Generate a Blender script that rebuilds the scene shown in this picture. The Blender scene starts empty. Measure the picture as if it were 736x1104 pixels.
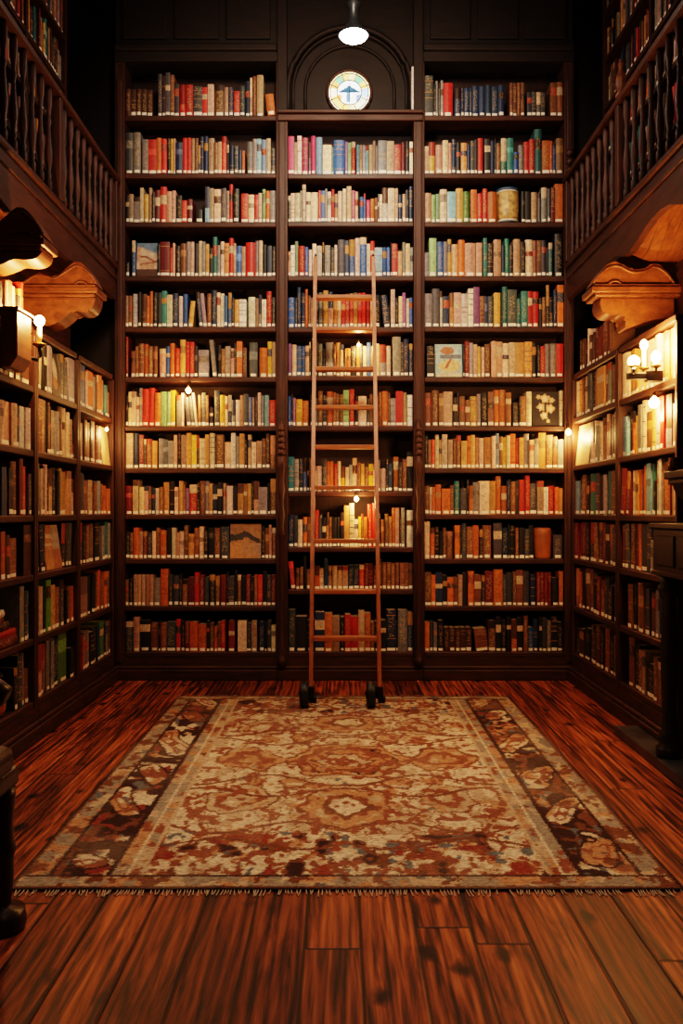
import bpy, bmesh, math, random
import numpy as np
from mathutils import Matrix, Vector
random.seed(7)
rng = np.random.default_rng(5)
PI = math.pi
col = bpy.context.scene.collection
S = 0.0065            # metres per photo pixel at the back bookcase plane
F = 960.0             # focal length in pixels of the 736x1104 frame
CAMZ = 1.1765
YB = 6.24             # front plane of the back bookcase
XL, XR = -1.58, 1.60  # front planes of the side bookcases

def bx_(px): return (px - 368) * S
def bz_(py): return CAMZ + (552 - py) * S
def proj(p): return 368 + p[0] * F / p[1], 552 - (p[2] - CAMZ) * F / p[1]

# ------------------------------------------------------------------ materials
def nodes_of(name):
    m = bpy.data.materials.new(name); m.use_nodes = True
    nt = m.node_tree; nt.nodes.clear()
    out = nt.nodes.new('ShaderNodeOutputMaterial')
    b = nt.nodes.new('ShaderNodeBsdfPrincipled')
    nt.links.new(b.outputs[0], out.inputs[0])
    return m, nt, b
def N(nt, t, **kw):
    n = nt.nodes.new(t)
    for k, v in kw.items(): setattr(n, k, v)
    return n
def ramp(nt, stops):
    r = N(nt, 'ShaderNodeValToRGB'); e = r.color_ramp.elements
    while len(e) > 1: e.remove(e[-1])
    e[0].position = stops[0][0]; e[0].color = (*stops[0][1], 1)
    for p, c in stops[1:]:
        k = e.new(p); k.color = (*c, 1)
    return r
def math_(nt, op, a, b=None):
    n = N(nt, 'ShaderNodeMath', operation=op)
    for i, v in enumerate((a, b)):
        if v is None: continue
        if isinstance(v, (int, float)): n.inputs[i].default_value = v
        else: nt.links.new(v, n.inputs[i])
    return n.outputs[0]

def wood(name, dark, light, scale, rough=0.52, bump=0.15):
    """stained wood with the grain drawn out along the axis of the smallest scale"""
    m, nt, b = nodes_of(name)
    geo = N(nt, 'ShaderNodeNewGeometry'); mp = N(nt, 'ShaderNodeMapping')
    mp.inputs['Scale'].default_value = scale
    nt.links.new(geo.outputs['Position'], mp.inputs[0])
    n1 = N(nt, 'ShaderNodeTexNoise'); n1.inputs['Scale'].default_value = 3; n1.inputs['Detail'].default_value = 6
    n1.inputs['Roughness'].default_value = .62; n1.inputs['Distortion'].default_value = .6
    nt.links.new(mp.outputs[0], n1.inputs['Vector'])
    mid = tuple((a + c) / 2 for a, c in zip(dark, light))
    r = ramp(nt, [(.3, dark), (.52, mid), (.72, light)])
    nt.links.new(n1.outputs['Fac'], r.inputs[0]); nt.links.new(r.outputs[0], b.inputs['Base Color'])
    b.inputs['Roughness'].default_value = rough
    bp = N(nt, 'ShaderNodeBump'); bp.inputs['Strength'].default_value = bump; bp.inputs['Distance'].default_value = .004
    nt.links.new(n1.outputs['Fac'], bp.inputs['Height']); nt.links.new(bp.outputs[0], b.inputs['Normal'])
    return m

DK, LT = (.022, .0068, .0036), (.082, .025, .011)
M = {}
M['wood_x'] = wood('mahogany_along', DK, LT, (1.5, 14, 14))
M['wood_y'] = wood('mahogany_deep', DK, LT, (14, 1.5, 14))
M['wood_z'] = wood('mahogany_upright', DK, LT, (14, 14, 1.5))
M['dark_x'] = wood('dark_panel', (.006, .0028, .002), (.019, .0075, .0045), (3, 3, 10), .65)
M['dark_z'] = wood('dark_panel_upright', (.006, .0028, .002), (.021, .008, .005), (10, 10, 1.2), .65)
M['back'] = wood('case_back', (.018, .006, .0035), (.050, .017, .008), (9, 9, 1.5), .6)
M['carved'] = wood('carved_oak', (.10, .030, .010), (.27, .095, .032), (6, 2.2, 9), .45, .3)
M['soffit'] = wood('soffit_planks', (.10, .030, .010), (.28, .10, .034), (9, 1.2, 9), .45, .3)
M['ladder'] = wood('ladder_wood', (.24, .072, .024), (.46, .165, .055), (14, 14, 2), .4)
M['ladder_x'] = wood('ladder_tread_wood', (.24, .075, .026), (.48, .175, .062), (2, 14, 14), .4)
M['chair'] = wood('chair_wood', (.014, .005, .003), (.045, .014, .007), (10, 10, 3), .35)
M['ebony'] = wood('fireplace_wood', (.006, .003, .002), (.020, .008, .005), (8, 8, 3), .4)

def plain(name, c, rough=.5, metal=0, noise=.25, scale=30):
    m, nt, b = nodes_of(name)
    n1 = N(nt, 'ShaderNodeTexNoise'); n1.inputs['Scale'].default_value = scale
    tc = N(nt, 'ShaderNodeTexCoord'); nt.links.new(tc.outputs['Object'], n1.inputs['Vector'])
    r = ramp(nt, [(.3, tuple(x * (1 - noise) for x in c)), (.7, tuple(min(1, x * (1 + noise)) for x in c))])
    nt.links.new(n1.outputs['Fac'], r.inputs[0]); nt.links.new(r.outputs[0], b.inputs['Base Color'])
    b.inputs['Roughness'].default_value = rough; b.inputs['Metallic'].default_value = metal
    return m
M['iron'] = plain('dark_iron', (.02, .016, .014), .4, .8)
M['brass'] = plain('aged_brass', (.20, .11, .04), .4, .9)
M['rubber'] = plain('black_rubber', (.010, .010, .010), .45)
M['wax'] = plain('candle_wax', (.75, .58, .36), .5)
M['paper'] = plain('page_paper', (.50, .40, .27), .8, 0, .15, 60)
M['sticker'] = plain('spine_sticker_paper', (.88, .82, .74), .7, 0, .08, 90)
M['leather'] = plain('chair_leather', (.022, .007, .005), .4, 0, .4, 25)
M['redbrick'] = plain('red_brick_lining', (.20, .045, .022), .8, 0, .3, 40)
M['stone'] = plain('hearth_slate', (.045, .040, .038), .35, 0, .5, 9)
M['fringe'] = plain('fringe_cotton', (.42, .33, .25), .9, 0, .2, 80)
M['shade'] = plain('pendant_metal', (.05, .06, .075), .4, .6)
M['jar'] = plain('terracotta_glaze', (.42, .13, .035), .5, 0, .35, 8)

def emis(name, c, s):
    m, nt, b = nodes_of(name)
    b.inputs['Base Color'].default_value = (*c, 1)
    b.inputs['Emission Color'].default_value = (*c, 1); b.inputs['Emission Strength'].default_value = s
    lw = N(nt, 'ShaderNodeLayerWeight'); lw.inputs[0].default_value = .3
    r = ramp(nt, [(0, (1, 1, 1)), (1, (.55, .5, .45))])
    nt.links.new(lw.outputs['Facing'], r.inputs[0])
    mx = N(nt, 'ShaderNodeMix', data_type='RGBA', blend_type='MULTIPLY'); mx.inputs[0].default_value = 1
    nt.links.new(r.outputs[0], mx.inputs[6]); mx.inputs[7].default_value = (*c, 1)
    nt.links.new(mx.outputs[2], b.inputs['Emission Color'])
    return m
M['bulb'] = emis('warm_bulb_glow', (1, .62, .22), 38)
M['disc'] = emis('pendant_diffuser_glow', (1, .96, .88), 25)

def attr_mat(name, kind):
    m, nt, b = nodes_of(name)
    at = N(nt, 'ShaderNodeVertexColor', layer_name='Col')
    if kind == 'cover':
        uv = N(nt, 'ShaderNodeUVMap', uv_map='UVMap'); geo = N(nt, 'ShaderNodeNewGeometry')
        # rows of small lettering running up the spine, from stretched noise
        mp = N(nt, 'ShaderNodeMapping'); mp.inputs['Scale'].default_value = (4.5, 34, 1)
        nt.links.new(uv.outputs[0], mp.inputs[0])
        n1 = N(nt, 'ShaderNodeTexNoise'); n1.inputs['Scale'].default_value = 1.0; n1.inputs['Detail'].default_value = 1
        add = N(nt, 'ShaderNodeVectorMath', operation='ADD')
        oi = N(nt, 'ShaderNodeVectorMath', operation='SCALE'); oi.inputs[3].default_value = 9
        nt.links.new(at.outputs['Color'], oi.inputs[0])
        nt.links.new(mp.outputs[0], add.inputs[0]); nt.links.new(oi.outputs[0], add.inputs[1])
        nt.links.new(add.outputs[0], n1.inputs['Vector'])
        gt = math_(nt, 'GREATER_THAN', n1.outputs['Fac'], .55)
        sx = N(nt, 'ShaderNodeSeparateXYZ'); nt.links.new(uv.outputs[0], sx.inputs[0])
        du = math_(nt, 'ABSOLUTE', math_(nt, 'SUBTRACT', sx.outputs[0], .5))
        inu = math_(nt, 'LESS_THAN', du, .3)
        mask = math_(nt, 'MULTIPLY', math_(nt, 'MULTIPLY', gt, inu), at.outputs['Alpha'])
        mask = math_(nt, 'MULTIPLY', mask, .42)
        bw = N(nt, 'ShaderNodeRGBToBW'); nt.links.new(at.outputs['Color'], bw.inputs[0])
        isl = math_(nt, 'GREATER_THAN', bw.outputs[0], .2)
        tcx = N(nt, 'ShaderNodeMix', data_type='RGBA'); nt.links.new(isl, tcx.inputs[0])
        tcx.inputs[6].default_value = (.62, .44, .20, 1); tcx.inputs[7].default_value = (.06, .03, .02, 1)
        n2 = N(nt, 'ShaderNodeTexNoise'); n2.inputs['Scale'].default_value = 45; n2.inputs['Detail'].default_value = 4
        nt.links.new(geo.outputs['Position'], n2.inputs['Vector'])
        rr = ramp(nt, [(.3, (.68, .66, .64)), (.7, (1.12, 1.1, 1.08))]); nt.links.new(n2.outputs['Fac'], rr.inputs[0])
        mul = N(nt, 'ShaderNodeMix', data_type='RGBA', blend_type='MULTIPLY'); mul.inputs[0].default_value = 1
        nt.links.new(at.outputs['Color'], mul.inputs[6]); nt.links.new(rr.outputs[0], mul.inputs[7])
        mx = N(nt, 'ShaderNodeMix', data_type='RGBA'); nt.links.new(mask, mx.inputs[0])
        nt.links.new(mul.outputs[2], mx.inputs[6]); nt.links.new(tcx.outputs[2], mx.inputs[7])
        nt.links.new(mx.outputs[2], b.inputs['Base Color']); b.inputs['Roughness'].default_value = .48
    elif kind == 'rug':
        geo = N(nt, 'ShaderNodeNewGeometry')
        n2 = N(nt, 'ShaderNodeTexNoise'); n2.inputs['Scale'].default_value = 160; n2.inputs['Detail'].default_value = 3
        mp = N(nt, 'ShaderNodeMapping'); mp.inputs['Scale'].default_value = (.35, 1.2, 1)
        nt.links.new(geo.outputs['Position'], mp.inputs[0]); nt.links.new(mp.outputs[0], n2.inputs['Vector'])
        rr = ramp(nt, [(.32, (.55, .52, .5)), (.68, (1.2, 1.18, 1.15))]); nt.links.new(n2.outputs['Fac'], rr.inputs[0])
        mul = N(nt, 'ShaderNodeMix', data_type='RGBA', blend_type='MULTIPLY'); mul.inputs[0].default_value = 1
        nt.links.new(at.outputs['Color'], mul.inputs[6]); nt.links.new(rr.outputs[0], mul.inputs[7])
        nt.links.new(mul.outputs[2], b.inputs['Base Color']); b.inputs['Roughness'].default_value = .95
        b.inputs['Specular IOR Level'].default_value = .15
        bp = N(nt, 'ShaderNodeBump'); bp.inputs['Strength'].default_value = .5; bp.inputs['Distance'].default_value = .003
        nt.links.new(n2.outputs['Fac'], bp.inputs['Height']); nt.links.new(bp.outputs[0], b.inputs['Normal'])
    elif kind == 'glass':
        n2 = N(nt, 'ShaderNodeTexNoise'); n2.inputs['Scale'].default_value = 40
        geo = N(nt, 'ShaderNodeNewGeometry'); nt.links.new(geo.outputs['Position'], n2.inputs['Vector'])
        rr = ramp(nt, [(.3, (.75, .75, .75)), (.7, (1.1, 1.1, 1.1))]); nt.links.new(n2.outputs['Fac'], rr.inputs[0])
        mul = N(nt, 'ShaderNodeMix', data_type='RGBA', blend_type='MULTIPLY'); mul.inputs[0].default_value = 1
        nt.links.new(at.outputs['Color'], mul.inputs[6]); nt.links.new(rr.outputs[0], mul.inputs[7])
        nt.links.new(mul.outputs[2], b.inputs['Base Color']); b.inputs['Roughness'].default_value = .2
        nt.links.new(mul.outputs[2], b.inputs['Emission Color']); b.inputs['Emission Strength'].default_value = 2.0  # daylight behind the panes is put in as a glow of the glass
    return m
M['cover'] = attr_mat('book_cloth', 'cover')
M['rug'] = attr_mat('woven_wool', 'rug')
M['glass'] = attr_mat('stained_glass', 'glass')

def floor_mat():
    m, nt, b = nodes_of('pine_planks')
    geo = N(nt, 'ShaderNodeNewGeometry'); sp = N(nt, 'ShaderNodeSeparateXYZ'); nt.links.new(geo.outputs['Position'], sp.inputs[0])
    W = .155
    xs = math_(nt, 'DIVIDE', math_(nt, 'SUBTRACT', sp.outputs[0], .054), W)
    ix = math_(nt, 'FLOOR', xs); fx = math_(nt, 'SUBTRACT', xs, ix); ix = math_(nt, 'ADD', ix, 71.37)
    wn = N(nt, 'ShaderNodeTexWhiteNoise', noise_dimensions='1D'); nt.links.new(ix, wn.inputs['W'])
    ys = math_(nt, 'ADD', math_(nt, 'DIVIDE', sp.outputs[1], 3.3), math_(nt, 'MULTIPLY', wn.outputs['Value'], 5.3))
    iy = math_(nt, 'FLOOR', ys); fy = math_(nt, 'SUBTRACT', ys, iy)
    cmb = N(nt, 'ShaderNodeCombineXYZ'); nt.links.new(ix, cmb.inputs[0]); nt.links.new(iy, cmb.inputs[1])
    w2 = N(nt, 'ShaderNodeTexWhiteNoise', noise_dimensions='3D'); nt.links.new(cmb.outputs[0], w2.inputs['Vector'])
    # grain: per-plank offset so that neighbours never continue one another
    off = N(nt, 'ShaderNodeVectorMath', operation='SCALE'); off.inputs[3].default_value = 7
    nt.links.new(w2.outputs['Color'], off.inputs[0])
    add = N(nt, 'ShaderNodeVectorMath', operation='ADD'); nt.links.new(geo.outputs['Position'], add.inputs[0]); nt.links.new(off.outputs[0], add.inputs[1])
    mp = N(nt, 'ShaderNodeMapping'); mp.inputs['Scale'].default_value = (9, .65, 1); nt.links.new(add.outputs[0], mp.inputs[0])
    g = N(nt, 'ShaderNodeTexNoise'); g.inputs['Scale'].default_value = 2.2; g.inputs['Detail'].default_value = 7; g.inputs['Roughness'].default_value = .6; g.inputs['Distortion'].default_value = 1.6
    nt.links.new(mp.outputs[0], g.inputs['Vector'])
    mpf = N(nt, 'ShaderNodeMapping'); mpf.inputs['Scale'].default_value = (70, 2.2, 1); nt.links.new(add.outputs[0], mpf.inputs[0])
    gf = N(nt, 'ShaderNodeTexNoise'); gf.inputs['Scale'].default_value = 1.5; gf.inputs['Detail'].default_value = 3; nt.links.new(mpf.outputs[0], gf.inputs['Vector'])
    mpw = N(nt, 'ShaderNodeMapping'); mpw.inputs['Scale'].default_value = (1, .10, 1); nt.links.new(add.outputs[0], mpw.inputs[0])
    wv = N(nt, 'ShaderNodeTexWave', bands_direction='X'); wv.inputs['Scale'].default_value = 11; wv.inputs['Distortion'].default_value = 7; wv.inputs['Detail'].default_value = 3; wv.inputs['Detail Scale'].default_value = 1.4
    nt.links.new(mpw.outputs[0], wv.inputs['Vector'])
    gg = math_(nt, 'ADD', math_(nt, 'ADD', math_(nt, 'MULTIPLY', g.outputs['Fac'], .63), math_(nt, 'MULTIPLY', gf.outputs['Fac'], .29)), math_(nt, 'MULTIPLY', wv.outputs['Fac'], .08))
    r = ramp(nt, [(.38, (.020, .005, .0022)), (.45, (.105, .025, .008)), (.53, (.25, .064, .018)), (.64, (.44, .140, .045))])
    nt.links.new(gg, r.inputs[0])
    rv = ramp(nt, [(0, (.42, .37, .34)), (.5, (.90, .86, .84)), (1, (1.22, 1.22, 1.22))]); nt.links.new(w2.outputs['Value'], rv.inputs[0])
    mul = N(nt, 'ShaderNodeMix', data_type='RGBA', blend_type='MULTIPLY'); mul.inputs[0].default_value = 1
    nt.links.new(r.outputs[0], mul.inputs[6]); nt.links.new(rv.outputs[0], mul.inputs[7])
    # knots and burns
    mpk = N(nt, 'ShaderNodeMapping'); mpk.inputs['Scale'].default_value = (6.0, 3.4, 1); nt.links.new(geo.outputs['Position'], mpk.inputs[0])
    nd = N(nt, 'ShaderNodeTexNoise'); nd.inputs['Scale'].default_value = 3; nt.links.new(mpk.outputs[0], nd.inputs['Vector'])
    sc = N(nt, 'ShaderNodeVectorMath', operation='SCALE'); sc.inputs[3].default_value = .28; nt.links.new(nd.outputs['Color'], sc.inputs[0])
    ad2 = N(nt, 'ShaderNodeVectorMath', operation='ADD'); nt.links.new(mpk.outputs[0], ad2.inputs[0]); nt.links.new(sc.outputs[0], ad2.inputs[1])
    v = N(nt, 'ShaderNodeTexVoronoi'); v.inputs['Scale'].default_value = 1.0; v.inputs['Randomness'].default_value = 1; nt.links.new(ad2.outputs[0], v.inputs['Vector'])
    kr = ramp(nt, [(.07, (.05, .035, .03)), (.115, (.30, .25, .22)), (.19, (1, 1, 1))]); nt.links.new(v.outputs['Distance'], kr.inputs[0])
    kx = N(nt, 'ShaderNodeSeparateXYZ'); nt.links.new(v.outputs['Color'], kx.inputs[0])
    mk = N(nt, 'ShaderNodeMix', data_type='RGBA', blend_type='MULTIPLY'); nt.links.new(math_(nt, 'GREATER_THAN', kx.outputs[0], .28), mk.inputs[0])
    nt.links.new(mul.outputs[2], mk.inputs[6]); nt.links.new(kr.outputs[0], mk.inputs[7])
    # gaps
    ex = math_(nt, 'MULTIPLY', math_(nt, 'MINIMUM', fx, math_(nt, 'SUBTRACT', 1, fx)), W)
    ey = math_(nt, 'MULTIPLY', math_(nt, 'MINIMUM', fy, math_(nt, 'SUBTRACT', 1, fy)), 3.3)
    e = math_(nt, 'MINIMUM', ex, ey)
    gr = ramp(nt, [(.0, (0, 0, 0)), (.5, (.25, .25, .25)), (1, (1, 1, 1))]); nt.links.new(math_(nt, 'DIVIDE', e, .0068), gr.inputs[0])
    mg = N(nt, 'ShaderNodeMix', data_type='RGBA', blend_type='MULTIPLY'); mg.inputs[0].default_value = .93
    nt.links.new(mk.outputs[2], mg.inputs[6]); nt.links.new(gr.outputs[0], mg.inputs[7])
    nt.links.new(mg.outputs[2], b.inputs['Base Color'])
    rm = N(nt, 'ShaderNodeMapRange'); rm.inputs[3].default_value = .34; rm.inputs[4].default_value = .55
    nt.links.new(g.outputs['Fac'], rm.inputs[0]); nt.links.new(rm.outputs[0], b.inputs['Roughness'])
    bp = N(nt, 'ShaderNodeBump'); bp.inputs['Strength'].default_value = .45; bp.inputs['Distance'].default_value = .004
    hh = math_(nt, 'ADD', math_(nt, 'MULTIPLY', gg, .4), gr.outputs[0])
    nt.links.new(hh, bp.inputs['Height']); nt.links.new(bp.outputs[0], b.inputs['Normal'])
    b.inputs['Specular IOR Level'].default_value = .28
    return m
M['floor'] = floor_mat()

# ------------------------------------------------------------------ helpers
def obj(name, bm, mat, parent=None, smooth=False, loc=None):
    me = bpy.data.meshes.new(name)
    bmesh.ops.recalc_face_normals(bm, faces=bm.faces)
    bm.to_mesh(me); bm.free()
    if smooth:
        for p in me.polygons: p.use_smooth = True
    me.materials.append(mat)
    o = bpy.data.objects.new(name, me); col.objects.link(o)
    if parent: o.parent = parent
    if loc: o.location = loc
    return o
def tag(o, label=None, cat=None, group=None, kind=None):
    for k, v in (('label', label), ('category', cat), ('group', group), ('kind', kind)):
        if v: o[k] = v
    return o
def thing(name, label, cat, loc=(0, 0, 0), rz=0, group=None):
    o = bpy.data.objects.new(name, None); col.objects.link(o)
    o.location = loc; o.rotation_euler = (0, 0, rz); o.empty_display_size = .1
    return tag(o, label, cat, group)
def box(bm, x0, x1, y0, y1, z0, z1, bev=0):
    vs = [bm.verts.new(p) for p in ((x0,y0,z0),(x1,y0,z0),(x1,y1,z0),(x0,y1,z0),(x0,y0,z1),(x1,y0,z1),(x1,y1,z1),(x0,y1,z1))]
    fs = [bm.faces.new([vs[i] for i in f]) for f in ((0,3,2,1),(4,5,6,7),(0,1,5,4),(1,2,6,5),(2,3,7,6),(3,0,4,7))]
    if bev:
        es = list({e for f in fs for e in f.edges})
        bmesh.ops.bevel(bm, geom=es, offset=bev, segments=2, profile=.5, affect='EDGES')
def B(*a, bev=.003):
    bm = bmesh.new(); box(bm, *a, bev=bev); return bm
def prism(bm, pts, axis, a0, a1):
    """polygon extruded along an axis; pts give the other two coordinates in x,y,z order"""
    def P(p, a):
        if axis == 'x': return (a, p[0], p[1])
        if axis == 'y': return (p[0], a, p[1])
        return (p[0], p[1], a)
    v0 = [bm.verts.new(P(p, a0)) for p in pts]; v1 = [bm.verts.new(P(p, a1)) for p in pts]
    bm.faces.new(v0); bm.faces.new(v1[::-1]); n = len(pts)
    for i in range(n): bm.faces.new((v0[i], v0[(i+1) % n], v1[(i+1) % n], v1[i]))
def lathe(bm, prof, cx=0, cy=0, cz=0, n=12, half=False, axis='z'):
    rings = []
    m = n
    for r, z in prof:
        ring = []
        for i in range(m):
            a = 2 * PI * i / n
            p = (r * math.cos(a), r * math.sin(a), z)
            if axis == 'x': p = (p[2], p[0], p[1])
            if axis == 'y': p = (p[0], p[2], p[1])
            ring.append(bm.verts.new((cx + p[0], cy + p[1], cz + p[2])))
        rings.append(ring)
    for a, b in zip(rings, rings[1:]):
        for i in range(m):
            bm.faces.new((a[i], a[(i+1) % m], b[(i+1) % m], b[i]))
    bm.faces.new(rings[0][::-1]); bm.faces.new(rings[-1])
def tube(bm, pts, r, n=8, closed=False):
    pts = [Vector(p) for p in pts]; rings = []; L = len(pts)
    for i, p in enumerate(pts):
        if closed: t = (pts[(i+1) % L] - pts[i-1])
        else: t = pts[min(i+1, L-1)] - pts[max(i-1, 0)]
        t.normalize()
        up = Vector((0, 0, 1)) if abs(t.z) < .9 else Vector((0, 1, 0))
        u = t.cross(up).normalized(); w = t.cross(u).normalized()
        rr = r[i] if isinstance(r, (list, tuple)) else r
        rings.append([bm.verts.new(p + u * rr * math.cos(2*PI*k/n) + w * rr * math.sin(2*PI*k/n)) for k in range(n)])
    rng_ = range(L) if closed else range(L - 1)
    for i in rng_:
        a, b = rings[i], rings[(i+1) % L]
        for k in range(n): bm.faces.new((a[k], a[(k+1) % n], b[(k+1) % n], b[k]))
    if not closed: bm.faces.new(rings[0][::-1]); bm.faces.new(rings[-1])
def struct(name, bm, m): return tag(obj(name, bm, m), kind='structure')

# ------------------------------------------------------------------ the setting
YN, YW, XW, ZC = 1.0, 6.52, 2.12, 5.2
struct('floor', B(-XW-.1, XW+.1, -1.0, YW+.1, -.12, 0, bev=0), M['floor'])
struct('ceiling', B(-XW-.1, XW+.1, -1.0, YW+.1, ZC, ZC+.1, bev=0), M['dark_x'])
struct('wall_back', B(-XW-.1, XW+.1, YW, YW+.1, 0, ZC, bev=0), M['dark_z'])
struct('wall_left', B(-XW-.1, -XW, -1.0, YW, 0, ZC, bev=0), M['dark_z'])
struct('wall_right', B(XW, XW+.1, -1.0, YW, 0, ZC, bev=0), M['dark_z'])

# ------------------------------------------------------------------ books
PAL = {  # letter: (albedo, word)
 'k': ((.018,.016,.016),'black'), 'n': ((.020,.040,.095),'navy'), 'b': ((.045,.13,.34),'blue'), 's': ((.22,.40,.52),'pale-blue'),
 't': ((.035,.17,.17),'teal'), 'g': ((.10,.24,.045),'green'), 'l': ((.24,.40,.22),'pale-green'), 'r': ((.48,.035,.025),'red'),
 'd': ((.16,.022,.020),'maroon'), 'o': ((.50,.14,.035),'orange'), 'a': ((.56,.30,.10),'tan'), 'y': ((.72,.42,.05),'yellow'),
 'c': ((.70,.49,.37),'cream'), 'w': ((.76,.65,.60),'white'), 'e': ((.45,.275,.19),'beige'), 'u': ((.20,.085,.040),'brown'),
 'h': ((.075,.030,.018),'dark-brown'), 'm': ((.48,.05,.13),'pink'), 'p': ((.24,.11,.26),'purple'), 'x': ((.25,.235,.235),'grey'), 'z': ((.070,.074,.084),'dark-grey')}
WARMLT, GOLD = (.64,.48,.34), (.42,.22,.07)

BOOKS = []   # every book: dict(bay, shelf, index, w, h, d, color letter, matrix)
def parse(row):
    out = []
    for t in row.split():
        c = t[0]; rest = t[1:]; lean = 0
        while rest and rest[-1] in '/\\':
            lean = 1 if rest[-1] == '/' else -1; rest = rest[:-1]
        if '.' in rest: w, h = rest.split('.'); h = float(h)
        else: w, h = rest, None
        out.append((c, float(w or 16), h, lean))
    return out
U = S / 3.874
def lay_row(bay, shelf, row, width, clear, mat, sc=1.0, defh=132, sticker=True, dep=.17, jit=.02):
    """one shelf of books from its tokens; mat: matrix from shelf space (x right, y into the case, z up) to the world"""
    tk = parse(row)
    hs = []
    for c, w, h, ln in tk:
        if h is None: h = defh + random.uniform(-14, 16)
        hs.append(min(h * U * sc, clear - .012))
    ang = math.radians(6)
    extra = 0; i = 0
    pads = [0.0] * (len(tk) + 1)
    for i, (c, w, h, ln) in enumerate(tk):
        if ln == 1 and (i + 1 == len(tk) or tk[i+1][3] != 1): pads[i+1] += hs[i] * math.sin(ang) * 1.02
        if ln == -1 and (i == 0 or tk[i-1][3] != -1): pads[i] += hs[i] * math.sin(ang) * 1.02
    tot = sum(w for _, w, _, _ in tk)
    k = (width - .006 - sum(pads)) / tot
    x = .003; n = 0
    for i, (c, w, h, ln) in enumerate(tk):
        x += pads[i]; ww = w * k
        if c == '_': x += ww; continue
        if c == '#':            # slot kept for a book shown face-out or another thing
            SLOTS.append((bay, shelf, x, ww, hs[i], mat)); x += ww; n += 1; continue
        hh = hs[i]; bw = ww - random.choice((.0010, .0015, .0025, .004))
        if ln: bw = ww * math.cos(ang) - .002; hh = min(hh, clear * .985 - bw * math.sin(ang) - .004)
        loc = Matrix.Translation((x, random.uniform(.008, .008 + jit), .0006))
        if ln == 1:  # top leans to the right, turning on its right foot
            loc = Matrix.Translation((x + bw * math.cos(ang), loc.translation.y, .0006)) @ Matrix.Rotation(ang, 4, 'Y') @ Matrix.Translation((-bw, 0, 0))
        elif ln == -1:
            loc = loc @ Matrix.Rotation(-ang, 4, 'Y')
        BOOKS.append(dict(bay=bay, shelf=shelf, i=n, c=c, w=max(bw, .006), h=hh, d=random.uniform(dep * .8, dep), m=mat @ loc, sticker=sticker, lean=ln))
        n += 1; x += ww
SLOTS = []

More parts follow.
